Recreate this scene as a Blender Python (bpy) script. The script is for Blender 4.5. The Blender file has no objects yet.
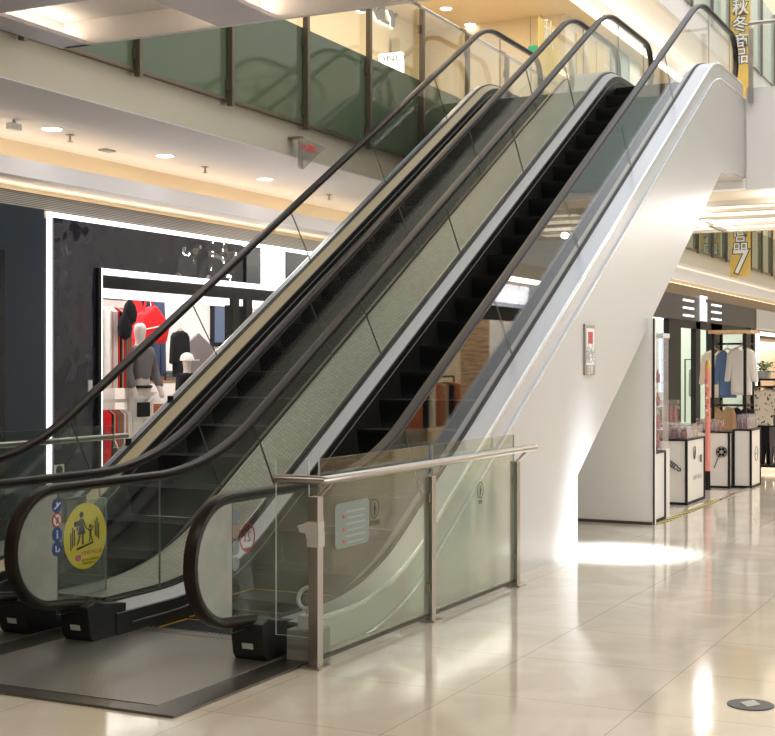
import bpy, bmesh, math, random
from mathutils import Vector, Matrix
random.seed(7)
scene = bpy.context.scene
COL = scene.collection
PI = math.pi

# ------------------------------------------------------------------ camera
HC, F, CX, HY = 1.65, 1350.0, 387.5, 365.5
TH = math.radians(26.3)
CT, ST = math.cos(TH), math.sin(TH)
cam_d = bpy.data.cameras.new('camera')
cam = bpy.data.objects.new('camera', cam_d)
COL.objects.link(cam)
cam.location = (0, 0, HC)
cam.rotation_euler = (PI / 2, 0, TH - PI / 2)
cam_d.sensor_width = 36
cam_d.lens = 36 * F / 775
cam_d.shift_y = -(368 - HY) / 775
cam_d.clip_end = 300
scene.camera = cam


def ray(px, py):
    t = (px - CX) / F
    return CT + t * ST, ST - t * CT, (HY - py) / F


def on_y(px, py, Y):
    a, b, c = ray(px, py); d = Y / b
    return Vector((a * d, Y, HC + c * d))


def on_x(px, py, X):
    a, b, c = ray(px, py); d = X / a
    return Vector((X, b * d, HC + c * d))


def on_z(px, py, Z):
    a, b, c = ray(px, py); d = (Z - HC) / c
    return Vector((a * d, b * d, Z))


# ------------------------------------------------------------------ materials
MATS = {}


def mat(name, base=(.5, .5, .5), rough=.5, metal=0.0, spec=.5, emit=None, estr=0.0, coat=0.0):
    if name in MATS: return MATS[name]
    m = bpy.data.materials.new(name); m.use_nodes = True
    b = m.node_tree.nodes['Principled BSDF']
    b.inputs['Base Color'].default_value = (*base, 1)
    b.inputs['Roughness'].default_value = rough
    b.inputs['Metallic'].default_value = metal
    b.inputs['Specular IOR Level'].default_value = spec
    if coat: b.inputs['Coat Weight'].default_value = coat
    if emit:
        b.inputs['Emission Color'].default_value = (*emit, 1)
        b.inputs['Emission Strength'].default_value = estr
    MATS[name] = m
    return m


def nt(m): return m.node_tree.nodes, m.node_tree.links


def add_noise_bump(m, scale, strength, dist=.01, stretch=(1, 1, 1)):
    n, l = nt(m)
    tc = n.new('ShaderNodeTexCoord'); mp = n.new('ShaderNodeMapping'); mp.inputs['Scale'].default_value = stretch
    nz = n.new('ShaderNodeTexNoise'); nz.inputs['Scale'].default_value = scale
    bp = n.new('ShaderNodeBump'); bp.inputs['Strength'].default_value = strength; bp.inputs['Distance'].default_value = dist
    l.new(tc.outputs['Object'], mp.inputs['Vector']); l.new(mp.outputs[0], nz.inputs['Vector'])
    l.new(nz.outputs[0], bp.inputs['Height']); l.new(bp.outputs[0], n['Principled BSDF'].inputs['Normal'])
    return nz


def vary_color(m, c1, c2, scale, stretch=(1, 1, 1), lo=.35, hi=.65, detail=3):
    n, l = nt(m)
    tc = n.new('ShaderNodeTexCoord'); mp = n.new('ShaderNodeMapping'); mp.inputs['Scale'].default_value = stretch
    nz = n.new('ShaderNodeTexNoise'); nz.inputs['Scale'].default_value = scale; nz.inputs['Detail'].default_value = detail
    rp = n.new('ShaderNodeValToRGB')
    rp.color_ramp.elements[0].position = lo; rp.color_ramp.elements[1].position = hi
    rp.color_ramp.elements[0].color = (*c1, 1); rp.color_ramp.elements[1].color = (*c2, 1)
    l.new(tc.outputs['Object'], mp.inputs['Vector']); l.new(mp.outputs[0], nz.inputs['Vector'])
    l.new(nz.outputs[0], rp.inputs[0]); l.new(rp.outputs[0], n['Principled BSDF'].inputs['Base Color'])
    return m


def glass(name, tint=(1, 1, 1), ior=1.5, rough=0.0, film=0.0, film_col=(.7, .75, .7)):
    """thin architectural glass: straight transmission plus Fresnel reflection"""
    if name in MATS: return MATS[name]
    m = bpy.data.materials.new(name); m.use_nodes = True
    n, l = nt(m)
    n.clear()
    out = n.new('ShaderNodeOutputMaterial')
    tr = n.new('ShaderNodeBsdfTransparent'); tr.inputs[0].default_value = (*tint, 1)
    gl = n.new('ShaderNodeBsdfGlossy'); gl.inputs['Roughness'].default_value = rough
    gl.inputs[0].default_value = (1, 1, 1, 1)
    geo = n.new('ShaderNodeNewGeometry')
    mx = n.new('ShaderNodeMix'); mx.inputs[2].default_value = ior; mx.inputs[3].default_value = 1 / ior
    fr = n.new('ShaderNodeFresnel')
    l.new(geo.outputs['Backfacing'], mx.inputs[0]); l.new(mx.outputs[0], fr.inputs['IOR'])
    base = tr
    if film:
        df = n.new('ShaderNodeBsdfDiffuse'); df.inputs[0].default_value = (*film_col, 1)
        ms = n.new('ShaderNodeMixShader'); ms.inputs[0].default_value = film
        l.new(tr.outputs[0], ms.inputs[1]); l.new(df.outputs[0], ms.inputs[2]); base = ms
    mi = n.new('ShaderNodeMixShader')
    l.new(fr.outputs[0], mi.inputs[0]); l.new(base.outputs[0], mi.inputs[1]); l.new(gl.outputs[0], mi.inputs[2])
    l.new(mi.outputs[0], out.inputs[0])
    MATS[name] = m
    return m


def emis(name, col, s):
    return mat(name, (.8, .8, .8), .5, emit=col, estr=s)


# steels, glass, surfaces
STEEL = mat('brushed_steel', (.42, .385, .345), .30, 1)
add_noise_bump(STEEL, 8, .05, .002, (1, 40, 40))
DECK = mat('deck_aluminium', (.34, .335, .315), .48, .3)
CHAMP = mat('champagne_metal', (.25, .195, .105), .42, .6)
OUTDECK = mat('satin_deck_metal', (.44, .445, .47), .30, .6)
CLAD = mat('satin_white_cladding', (.56, .545, .535), .36, .05)
ACCENT = mat('bright_edge_trim', (.85, .88, .92), .18, .8)
SKIRT = mat('dark_skirt_metal', (.040, .038, .032), .45, .5)
BRUSH = mat('skirt_brush_line', (.07, .066, .055), .5, .4)
BLACK = mat('black_plastic', (.012, .012, .012), .42)
RUBBER = mat('dark_brown_rubber', (.015, .009, .006), .38, 0, .24)
GUIDE = mat('dark_guide_metal', (.07, .06, .05), .4, .6)
SEAL = mat('black_seal', (.02, .02, .018), .5)
STEPM = mat('black_grooved_step', (.004, .0042, .0045), .6, 0, .2)
n_, l_ = nt(STEPM)
_tc = n_.new('ShaderNodeTexCoord'); _wv = n_.new('ShaderNodeTexWave'); _wv.bands_direction = 'Y'
_wv.inputs['Scale'].default_value = 30; _bp = n_.new('ShaderNodeBump'); _bp.inputs['Strength'].default_value = .12; _bp.inputs['Distance'].default_value = .01
l_.new(_tc.outputs['Object'], _wv.inputs['Vector']); l_.new(_wv.outputs[0], _bp.inputs['Height']); l_.new(_bp.outputs[0], n_['Principled BSDF'].inputs['Normal'])
YEL = mat('yellow_edge_paint', (.60, .33, .03), .5)
PLATE = mat('grooved_floor_plate_metal', (.38, .355, .32), .30, .75)
n_, l_ = nt(PLATE)
_tc = n_.new('ShaderNodeTexCoord'); _ck = n_.new('ShaderNodeTexVoronoi'); _ck.inputs['Scale'].default_value = 90
_bp = n_.new('ShaderNodeBump'); _bp.inputs['Strength'].default_value = .35; _bp.inputs['Distance'].default_value = .004
l_.new(_tc.outputs['Object'], _ck.inputs['Vector']); l_.new(_ck.outputs[0], _bp.inputs['Height']); l_.new(_bp.outputs[0], n_['Principled BSDF'].inputs['Normal'])
FRAMEM = mat('dark_frame_metal', (.16, .145, .125), .3, .85)

# embossed metal between the two escalators
TEX = mat('embossed_silver_panel', (.42, .42, .34), .48, .7)
n_, l_ = nt(TEX)
_tc = n_.new('ShaderNodeTexCoord'); _mp = n_.new('ShaderNodeMapping')
_mp.inputs['Rotation'].default_value = (0, 0, 0)
_br = n_.new('ShaderNodeTexBrick'); _br.inputs['Scale'].default_value = 14
_br.inputs['Color1'].default_value = (.40, .395, .315, 1); _br.inputs['Color2'].default_value = (.335, .33, .265, 1); _br.inputs['Mortar'].default_value = (.22, .22, .17, 1)
_br.inputs['Mortar Size'].default_value = .035; _br.inputs['Brick Width'].default_value = .55; _br.inputs['Row Height'].default_value = .45
_nz = n_.new('ShaderNodeTexNoise'); _nz.inputs['Scale'].default_value = 60
_ad = n_.new('ShaderNodeMath'); _ad.operation = 'ADD'
_bp = n_.new('ShaderNodeBump'); _bp.inputs['Strength'].default_value = .14; _bp.inputs['Distance'].default_value = .006
l_.new(_tc.outputs['Object'], _mp.inputs[0]); l_.new(_mp.outputs[0], _br.inputs['Vector']); l_.new(_br.outputs['Color'], n_['Principled BSDF'].inputs['Base Color'])
l_.new(_tc.outputs['Object'], _nz.inputs['Vector']); l_.new(_br.outputs['Fac'], _ad.inputs[0]); l_.new(_nz.outputs[0], _ad.inputs[1])
l_.new(_ad.outputs[0], _bp.inputs['Height']); l_.new(_bp.outputs[0], n_['Principled BSDF'].inputs['Normal'])

GLASS = glass('clear_balustrade_glass', (.955, .965, .955), 1.43)
FGLASS = glass('fence_glass', (.86, .915, .87), film=.02, film_col=(.55, .60, .52))
GEDGE = mat('glass_edge', (.24, .29, .25), .2)
GEDGEL = mat('bright_glass_edge', (.62, .72, .68), .15)
FILM = mat('white_newel_film', (.56, .57, .53), .25)
vary_color(FILM, (.34, .355, .315), (.42, .43, .39), 6)
GREENG = mat('green_backed_glass', (.105, .14, .085), .05, 0, .7)
TEALG = mat('teal_backed_glass', (.42, .54, .52), .06, 0, .7)
BRONZE = mat('bronze_post_metal', (.20, .165, .125), .35, .8)

# floor marble
FLOOR = mat('polished_cream_marble', (.6, .5, .4), .085, 0, .45)
n_, l_ = nt(FLOOR)
_b = n_['Principled BSDF']
_tc = n_.new('ShaderNodeTexCoord')
_br = n_.new('ShaderNodeTexBrick'); _br.offset = 0.0; _br.inputs['Scale'].default_value = 1.0
_br.inputs['Brick Width'].default_value = .9; _br.inputs['Row Height'].default_value = .9
_br.inputs['Mortar Size'].default_value = .0022; _br.inputs['Bias'].default_value = 0
_br.inputs['Color1'].default_value = (.735, .675, .58, 1); _br.inputs['Color2'].default_value = (.71, .65, .555, 1); _br.inputs['Mortar'].default_value = (.40, .31, .21, 1)
_nz = n_.new('ShaderNodeTexNoise'); _nz.inputs['Scale'].default_value = 1.6; _nz.inputs['Detail'].default_value = 8; _nz.inputs['Distortion'].default_value = 1.2
_rp = n_.new('ShaderNodeValToRGB'); _rp.color_ramp.elements[0].position = .42; _rp.color_ramp.elements[1].position = .62
_rp.color_ramp.elements[0].color = (.93, .90, .86, 1); _rp.color_ramp.elements[1].color = (1.03, 1.02, 1.0, 1)
_mx = n_.new('ShaderNodeMix'); _mx.data_type = 'RGBA'; _mx.blend_type = 'MULTIPLY'; _mx.inputs[0].default_value = 1
l_.new(_tc.outputs['Object'], _br.inputs['Vector']); l_.new(_tc.outputs['Object'], _nz.inputs['Vector'])
l_.new(_nz.outputs[0], _rp.inputs[0]); l_.new(_br.outputs['Color'], _mx.inputs[6]); l_.new(_rp.outputs[0], _mx.inputs[7])
l_.new(_mx.outputs[2], _b.inputs['Base Color'])

WHITE = mat('white_paint', (.80, .785, .77), .5)
SOFFIT = mat('soffit_paint', (.90, .88, .90), .6)
CREAM = mat('cream_bulkhead_paint', (.56, .51, .40), .5)
BEIGE = mat('beige_ceiling_paint', (.74, .62, .44), .6)
LAV = mat('pale_lavender_panel', (.58, .54, .56), .35, .1)
TRAY = mat('white_tray_panel', (.78, .75, .73), .5)
GRILLE = mat('louvre_grille', (.42, .38, .33), .5, .3)
n_, l_ = nt(GRILLE)
_tc = n_.new('ShaderNodeTexCoord'); _wv = n_.new('ShaderNodeTexWave'); _wv.bands_direction = 'Z'; _wv.inputs['Scale'].default_value = 18
_rp = n_.new('ShaderNodeValToRGB'); _rp.color_ramp.elements[0].color = (.16, .14, .12, 1); _rp.color_ramp.elements[1].color = (.50, .46, .40, 1)
l_.new(_tc.outputs['Object'], _wv.inputs['Vector']); l_.new(_wv.outputs[0], _rp.inputs[0]); l_.new(_rp.outputs[0], n_['Principled BSDF'].inputs['Base Color'])
BROWNB = mat('bronze_band', (.20, .14, .085), .4, .4)
NAVY = mat('navy_wall_panel', (.016, .030, .048), .3)
GLOSSB = mat('glossy_black_fascia', (.026, .026, .040), .04, 0, .8)
add_noise_bump(GLOSSB, 1.6, .35, .12)
DARKGREY = mat('charcoal_fascia', (.050, .048, .052), .45, 0, .3)
BLACKM = mat('black_frame_metal', (.012, .012, .013), .5, 0, .2)
WARMW = emis('warm_cove_light', (1.0, .80, .55), 4.0)
TRAYL = emis('tray_cove_light', (1.0, .84, .62), 16)
FARCOVE = emis('far_cove_light', (1.0, .82, .56), 1.5)
SIGNW = emis('sign_white', (.97, .97, 1.0), 1.1)
WARMW2 = emis('warm_strip_light', (1.0, .84, .62), 6)
LED = emis('white_led', (.96, .96, 1.0), 2.2)
LEDSOFT = emis('white_light_panel', (.97, .97, 1.0), 1.4)
DOWN = emis('downlight_glow', (1.0, .95, .88), 8)
LUMI = emis('luminous_ceiling_panel', (1.0, .87, .62), .92)
INTW = mat('shop_interior_white', (.80, .76, .72), .6)
WOOD = mat('light_wood', (.50, .32, .17), .5)
vary_color(WOOD, (.40, .25, .13), (.58, .38, .21), 5, (1, 12, 12))
PLANK = mat('wood_plank_wall', (.38, .24, .13), .5)
vary_color(PLANK, (.24, .14, .07), (.50, .33, .18), 2.2, (.6, 6, 9))
CHROME = mat('chrome', (.8, .8, .8), .12, 1)
PAPERW = mat('white_print', (.82, .82, .80), .4)


# ------------------------------------------------------------------ mesh helpers
class MB:
    def __init__(self): self.v = []; self.f = []; self.mi = []

    def add(self, vs, fs, mi=0):
        o = len(self.v); self.v += [Vector(p) for p in vs]
        for f in fs: self.f.append([i + o for i in f]); self.mi.append(mi)
        return self

    def box(self, x0, x1, y0, y1, z0, z1, mi=0):
        vs = [(x, y, z) for z in (z0, z1) for y in (y0, y1) for x in (x0, x1)]
        fs = [(0, 2, 3, 1), (4, 5, 7, 6), (0, 1, 5, 4), (2, 6, 7, 3), (0, 4, 6, 2), (1, 3, 7, 5)]
        return self.add(vs, fs, mi)

    def prism(self, poly, axis, a, b, mi=0, cap=None):
        """poly of 2D points extruded along axis: 'y' -> (x,z); 'x' -> (y,z); 'z' -> (x,y)"""
        def P(p, t): return {'y': (p[0], t, p[1]), 'x': (t, p[0], p[1]), 'z': (p[0], p[1], t)}[axis]
        n = len(poly); vs = [P(p, a) for p in poly] + [P(p, b) for p in poly]
        o = len(self.v); self.v += [Vector(q) for q in vs]
        for c, ff in ((mi, [list(range(n))[::-1], [i + n for i in range(n)]]),
                      (mi if cap is None else cap, [[i, (i + 1) % n, (i + 1) % n + n, i + n] for i in range(n)])):
            for f in ff: self.f.append([i + o for i in f]); self.mi.append(c)
        return self

    def tube(self, pts, r, n=10, mi=0, closed=False):
        pts = [Vector(p) for p in pts]; rings = []
        m = len(pts); up = Vector((0, 0, 1)); prev = None
        for i, p in enumerate(pts):
            if closed: t = pts[(i + 1) % m] - pts[i - 1]
            else: t = pts[min(i + 1, m - 1)] - pts[max(i - 1, 0)]
            t.normalize()
            if prev is None:
                a = t.cross(up)
                if a.length < 1e-3: a = t.cross(Vector((1, 0, 0)))
            else: a = prev - t * prev.dot(t)
            a.normalize(); prev = a; b = t.cross(a)
            rr = r[i] if isinstance(r, (list, tuple)) else r
            rings.append([p + (a * math.cos(2 * PI * k / n) + b * math.sin(2 * PI * k / n)) * rr for k in range(n)])
        o = len(self.v)
        for g in rings: self.v += g
        for i in range(m if closed else m - 1):
            j = (i + 1) % m
            for k in range(n):
                self.f.append([o + i * n + k, o + i * n + (k + 1) % n, o + j * n + (k + 1) % n, o + j * n + k]); self.mi.append(mi)
        if not closed:
            self.f.append([o + k for k in range(n)][::-1]); self.mi.append(mi)
            self.f.append([o + (m - 1) * n + k for k in range(n)]); self.mi.append(mi)
        return self

    def cyl(self, p0, p1, r, n=20, mi=0): return self.tube([p0, p1], r, n, mi)

    def lathe(self, c, prof, n=24, mi=0):
        """prof list of (r,z) about vertical axis at c"""
        o = len(self.v); m = len(prof)
        for r, z in prof:
            for k in range(n):
                self.v.append(Vector((c[0] + r * math.cos(2 * PI * k / n), c[1] + r * math.sin(2 * PI * k / n), c[2] + z)))
        for i in range(m - 1):
            for k in range(n):
                self.f.append([o + i * n + k, o + i * n + (k + 1) % n, o + (i + 1) * n + (k + 1) % n, o + (i + 1) * n + k]); self.mi.append(mi)
        self.f.append([o + k for k in range(n)][::-1]); self.mi.append(mi)
        self.f.append([o + (m - 1) * n + k for k in range(n)]); self.mi.append(mi)
        return self

    def sweep(self, sec, stations, mi=0):
        """closed section [(y,dz)] placed at each (x,z) station"""
        n = len(sec); o = len(self.v)
        for x, z in stations:
            for y, dz in sec: self.v.append(Vector((x, y, z + dz)))
        for i in range(len(stations) - 1):
            for k in range(n):
                self.f.append([o + i * n + k, o + i * n + (k + 1) % n, o + (i + 1) * n + (k + 1) % n, o + (i + 1) * n + k]); self.mi.append(mi)
        self.f.append([o + k for k in range(n)][::-1]); self.mi.append(mi)
        e = o + (len(stations) - 1) * n
        self.f.append([e + k for k in range(n)]); self.mi.append(mi)
        return self

    def build(self, name, mats, parent=None, smooth=False, bevel=0, origin=None):
        if not isinstance(mats, (list, tuple)): mats = [mats]
        if parent is not None:
            org = Vector(parent['_org'])
        else:
            if origin is None:
                xs = [p.x for p in self.v]; ys = [p.y for p in self.v]; zs = [p.z for p in self.v]
                origin = ((min(xs) + max(xs)) / 2, (min(ys) + max(ys)) / 2, min(zs))
            org = Vector(origin)
        me = bpy.data.meshes.new(name)
        me.from_pydata([p - org for p in self.v], [], self.f)
        for m in mats: me.materials.append(m)
        me.polygons.foreach_set('material_index', self.mi)
        bm = bmesh.new(); bm.from_mesh(me)
        bmesh.ops.recalc_face_normals(bm, faces=bm.faces)
        if bevel:
            es = [e for e in bm.edges if e.is_manifold and e.calc_face_angle(0) > .6]
            bmesh.ops.bevel(bm, geom=es, offset=bevel, segments=2, affect='EDGES', profile=.6)
        bm.to_mesh(me); bm.free()
        if smooth:
            me.polygons.foreach_set('use_smooth', [True] * len(me.polygons))
            try: me.set_sharp_from_angle(angle=math.radians(40))
            except Exception: pass
        me.update()
        o = bpy.data.objects.new(name, me); COL.objects.link(o)
        o['_org'] = tuple(org)
        if parent is not None: o.parent = parent
        else: o.location = org
        return o


def tag(o, label, cat, group=None, kind=None):
    if label: o['label'] = label
    if cat: o['category'] = cat
    if group: o['group'] = group
    if kind: o['kind'] = kind
    return o


def struct(o):
    o['kind'] = 'structure'; return o


def thing(name, loc, label, cat, group=None):
    o = bpy.data.objects.new(name, None); COL.objects.link(o)
    o.location = loc; o['_org'] = tuple(loc); o.empty_display_size = .2
    return tag(o, label, cat, group)


def copy_tree(o, offset, parent=None):
    c = o.copy(); COL.objects.link(c)
    if parent is not None: c.parent = parent
    else: c.location = Vector(o.location) + Vector(offset)
    c['_org'] = tuple(Vector(o['_org']) + Vector(offset))
    for ch in o.children: copy_tree(ch, offset, c)
    return c


def text_mb(s, size, depth, mtx, align='CENTER', bold=0.0):
    """letters as extruded mesh; local text plane x right, y up, placed by mtx"""
    cu = bpy.data.curves.new('lettering', 'FONT'); cu.body = s; cu.size = size; cu.extrude = depth; cu.offset = bold
    cu.align_x = align; cu.align_y = 'CENTER'; cu.resolution_u = 3
    ob = bpy.data.objects.new('lettering', cu); COL.objects.link(ob)
    dg = bpy.context.evaluated_depsgraph_get()
    me = bpy.data.meshes.new_from_object(ob.evaluated_get(dg))
    mb = MB()
    mb.add([mtx @ v.co for v in me.vertices], [list(p.vertices) for p in me.polygons])
    bpy.data.objects.remove(ob); bpy.data.curves.remove(cu); bpy.data.meshes.remove(me)
    return mb


def facing(p, axis):
    """matrix whose text plane faces '-y' (read from -Y side, right = +X), '+y', or '-x' (right = -Y)"""
    r = {'-y': ((1, 0, 0), (0, 0, 1)), '+y': ((-1, 0, 0), (0, 0, 1)), '-x': ((0, -1, 0), (0, 0, 1))}[axis]
    X = Vector(r[0]); Y = Vector(r[1]); Z = X.cross(Y)
    M = Matrix((X, Y, Z)).transposed().to_4x4(); M.translation = Vector(p)
    return M


def disc(mb, c, r, axis, d, n=32, mi=0, r2=None):
    c = Vector(c); r2 = r2 or r
    poly = [(r * math.cos(2 * PI * k / n), r2 * math.sin(2 * PI * k / n)) for k in range(n)]
    if axis == 'y': mb.prism([(c.x + p[0], c.z + p[1]) for p in poly], 'y', c.y - d, c.y, mi)
    elif axis == 'x': mb.prism([(c.y + p[0], c.z + p[1]) for p in poly], 'x', c.x - d, c.x, mi)
    else: mb.prism([(c.x + p[0], c.y + p[1]) for p in poly], 'z', c.z - d, c.z, mi)
    return mb


def ringy(mb, c, r, t, d, n=32, mi=0):
    """flat ring facing -y"""
    c = Vector(c); o = len(mb.v)
    for y in (c.y - d, c.y):
        for rr in (r, r - t):
            for k in range(n): mb.v.append(Vector((c.x + rr * math.cos(2 * PI * k / n), y, c.z + rr * math.sin(2 * PI * k / n))))
    for k in range(n):
        q = (k + 1) % n
        for f in ((k, q, n + q, n + k), (2 * n + k, 3 * n + k, 3 * n + q, 2 * n + q), (k, 2 * n + k, 2 * n + q, q), (n + k, n + q, 3 * n + q, 3 * n + k)):
            mb.f.append([o + i for i in f]); mb.mi.append(mi)
    return mb


# ------------------------------------------------------------------ dimensions
S = math.tan(PI / 6)
K1, K2 = 7.78, 16.93
H2 = (K2 - K1) * S            # 5.283 upper floor level
R1, R2 = 2.4, 1.5
T1, T2 = R1 * math.tan(PI / 12), R2 * math.tan(PI / 12)
YR, YL = 4.60, 6.285        # centre lines of the two escalators
HY_ = .600                    # handrail half spacing


def B(X):
    x0 = K1 - T1; x1 = K2 + T2
    if X <= x0: return 0.0
    if X < x0 + R1 * .5: return R1 - math.sqrt(R1 * R1 - (X - x0) ** 2)
    if X < x1 - R2 * .5: return (X - K1) * S
    if X < x1: return H2 - (R2 - math.sqrt(R2 * R2 - (x1 - X) ** 2))
    return H2


def xs(a, b):
    x0 = K1 - T1; x1 = K2 + T2; out = {round(a, 4), round(b, 4)}
    for i in range(15): out.add(round(x0 + R1 * .5 * i / 14, 4))
    for i in range(13): out.add(round(x1 - R2 * .5 * i / 12, 4))
    return sorted(x for x in out if a - 1e-3 <= x <= b + 1e-3)


def st(a, b): return [(x, B(x)) for x in xs(a, b)]


# ================================================================== ESCALATOR
def handrail_path(r, zc_low, cx0=6.14, cx1=18.74):
    """newel arc, flat, incline, flat, newel arc: (x,z) points with normals from differences"""
    pts = [(6.42, zc_low - r - .03), (6.25, zc_low - r - .008)]
    for i in range(0, 17):
        a = -PI / 2 - PI * i / 16
        pts.append((cx0 + r * math.cos(a), zc_low + r * math.sin(a)))
    off = zc_low + r
    for x in xs(6.3, 18.5): pts.append((x, B(x) + off))
    for i in range(0, 17):
        a = PI / 2 - PI * i / 16
        pts.append((cx1 + r * math.cos(a), H2 + zc_low + r * math.sin(a)))
    pts += [(18.55, H2 + zc_low - r - .01), (18.40, H2 + zc_low - r - .03)]
    return pts


def ribbon(pts, sec, y0):
    """sweep section [(y, n)] along a path in XZ, n along path normal (outwards)"""
    mb = MB(); n = len(sec); m = len(pts)
    for i, (x, z) in enumerate(pts):
        a = pts[max(i - 1, 0)]; b = pts[min(i + 1, m - 1)]
        t = Vector((b[0] - a[0], b[1] - a[1])).normalized(); nn = Vector((-t.y, t.x))
        for y, k in sec: mb.v.append(Vector((x + nn.x * k, y0 + y, z + nn.y * k)))
    for i in range(m - 1):
        for k in range(n):
            mb.f.append([i * n + k, i * n + (k + 1) % n, (i + 1) * n + (k + 1) % n, (i + 1) * n + k]); mb.mi.append(0)
    mb.f.append(list(range(n))[::-1]); mb.f.append([(m - 1) * n + k for k in range(n)]); mb.mi += [0, 0]
    return mb


def build_escalator(Yc, wr=.82, wl=.82):
    root = thing('escalator', (6.9, Yc, 0), None, 'escalator')
    hpath = handrail_path(.345, .60)
    hsec = [(-.040, -.012), (-.042, .004), (-.036, .014), (-.018, .019), (.018, .019), (.036, .014), (.042, .004), (.040, -.012), (.032, -.022), (-.032, -.022)]
    gsec = [(-.020, -.020), (.020, -.020), (.020, -.038), (-.020, -.038)]
    for s in (-1, 1):
        yg = Yc + s * HY_; w_ = wl if s > 0 else wr
        ribbon(hpath, hsec, yg).build('handrail', RUBBER, root, smooth=True)
        ribbon(hpath, gsec, yg).build('handrail_guide', GUIDE, root)
        # glass panels, joints square to the slope
        y0, y1 = yg - .006, yg + .006
        mb = MB()
        poly = [(6.18, .20), (6.14, .60 - .318)]
        for i in range(1, 16):
            a = -PI / 2 - PI * i / 16; poly.append((6.14 + .318 * math.cos(a), .60 + .318 * math.sin(a)))
        poly += [(6.14, .918), (6.18, .918)]
        poly[0] = (6.18, .60 - .318)
        MB().prism(poly, 'y', y0, y1).build('newel_panel', FILM, root)
        cuts = [6.186, 7.19, 8.66, 10.42, 12.15, 13.90, 15.65, 17.45, 18.68]
        def bot(x): return (x, B(x) + .198)
        def lean(x):           # joint leans back so it stays square to the incline
            return 0 if (x < 7.3 or x > 17) else (-.415 if x > 9 else -.33)
        for a, b in zip(cuts[:-1], cuts[1:]):
            b -= .004
            low = [bot(x) for x in xs(a, b)]
            ta, tb = a + lean(a), b + lean(b + .004)
            up = [(x, B(x) + .918) for x in xs(ta, tb)]
            MB().prism(low + up[::-1], 'y', y0, y1, 0, 1).build('glass_panel', [GLASS, GEDGE], root)
        poly = [(18.684, H2 + .198), (18.74, H2 + .282)]
        for i in range(1, 16):
            a = -PI / 2 + PI * i / 16; poly.append((18.74 + .318 * math.cos(a), H2 + .60 + .318 * math.sin(a)))
        poly += [(18.74, H2 + .918), (18.684, H2 + .918)]
        MB().prism(poly, 'y', y0, y1, 0, 1).build('glass_panel', [GLASS, GEDGE], root)
        # decks and skirts
        def sec(pts): return [(Yc + s * y, z) for y, z in pts]
        MB().sweep(sec([(.594, .212), (.580, .212), (.580, .188), (.594, .188)]), st(6.60, 18.66)).build('glass_clamp', SEAL, root)
        MB().sweep(sec([(.620, .212), (.606, .212), (.606, .188), (.620, .188)]), st(6.60, 18.66)).build('glass_clamp', SEAL, root)
        MB().sweep(sec([(.580, .200), (.497, .152), (.497, .140), (.580, .186)]), st(6.60, 18.45)).build('inner_deck', DECK, root)
        MB().sweep(sec([(.497, .152), (.488, .146), (.488, -.40), (.497, -.40)]), st(6.60, 18.45)).build('skirt', SKIRT, root)
        MB().sweep(sec([(.488, .078), (.482, .074), (.482, .066), (.488, .062)]), st(6.75, 18.30)).build('skirt_brush', BRUSH, root)
        MB().sweep(sec([(.621, .204), (w_ - .035, .200), (w_ - .035, .182), (.621, .186)]), st(6.60, 18.60)).build('outer_deck', OUTDECK, root)
        MB().sweep(sec([(w_ - .035, .204), (w_ - .022, .204), (w_ - .016, .196), (w_ - .016, .178), (w_ - .035, .178)]), st(6.60, 18.60)).build('edge_trim', ACCENT, root)
        # side cladding : upper strip, ledge trim, big lower panel
        stt = st(6.60, 18.60)
        up = [(x, z + .18) for x, z in stt]; lo = [(x, max(z - .005, .002)) for x, z in stt]
        MB().prism(up + lo[::-1], 'y', Yc + s * (w_ - .038), Yc + s * (w_ - .024)).build('upper_cladding', CLAD, root)
        MB().sweep(sec([(w_ - .03, .004), (w_ + .002, .004), (w_ + .006, -.004), (w_ + .006, -.014), (w_ - .03, -.014)]), st(7.35, 18.60)).build('edge_trim', ACCENT, root)
        top = [(x, B(x) - .014) for x in xs(7.5, 18.60)]
        low = [(18.60, 4.20), (17.27, 4.154), (11.44, .678), (11.44, .0), (7.5, .0)]
        MB().prism(top + low, 'y', Yc + s * (w_ - .03), Yc + s * w_).build('side_cladding', CLAD, root)
        # black newel base
        bx = MB().prism([(6.33, .225), (6.40, .25), (6.50, .225), (6.70, .20), (6.70, .016), (6.385, .016), (6.36, .05)], 'y', yg - .105, yg + .105)
        nb = bx.build('newel_base', BLACK, root, bevel=.006)
    # underside and end plate of the truss
    MB().prism([(11.44, .678), (17.27, 4.154), (18.60, 4.20), (18.60, 4.16), (17.29, 4.114), (11.46, .638)], 'y', Yc - wr + .03, Yc + wl - .03).build('truss_soffit', CLAD, root)
    MB().box(11.43, 11.45, Yc - wr + .03, Yc + wl - .03, 0, .66).build('end_plate', SKIRT, root)
    # floor plates and combs
    MB().box(5.33, 6.80, Yc - .73, Yc + .73, 0, .016).build('floor_plate', PLATE, root)
    mb = MB().box(6.80, 6.90, Yc - .486, Yc + .486, 0, .018)
    for i in range(32): mb.box(6.90, 6.94, Yc - .475 + i * .03, Yc - .465 + i * .03, .002, .016)
    mb.build('comb_plate', STEEL, root)
    MB().box(17.85, 18.60, Yc - .486, Yc + .486, H2 - .04, H2 + .012).build('floor_plate', PLATE, root)
    # steps
    proto = None
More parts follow.
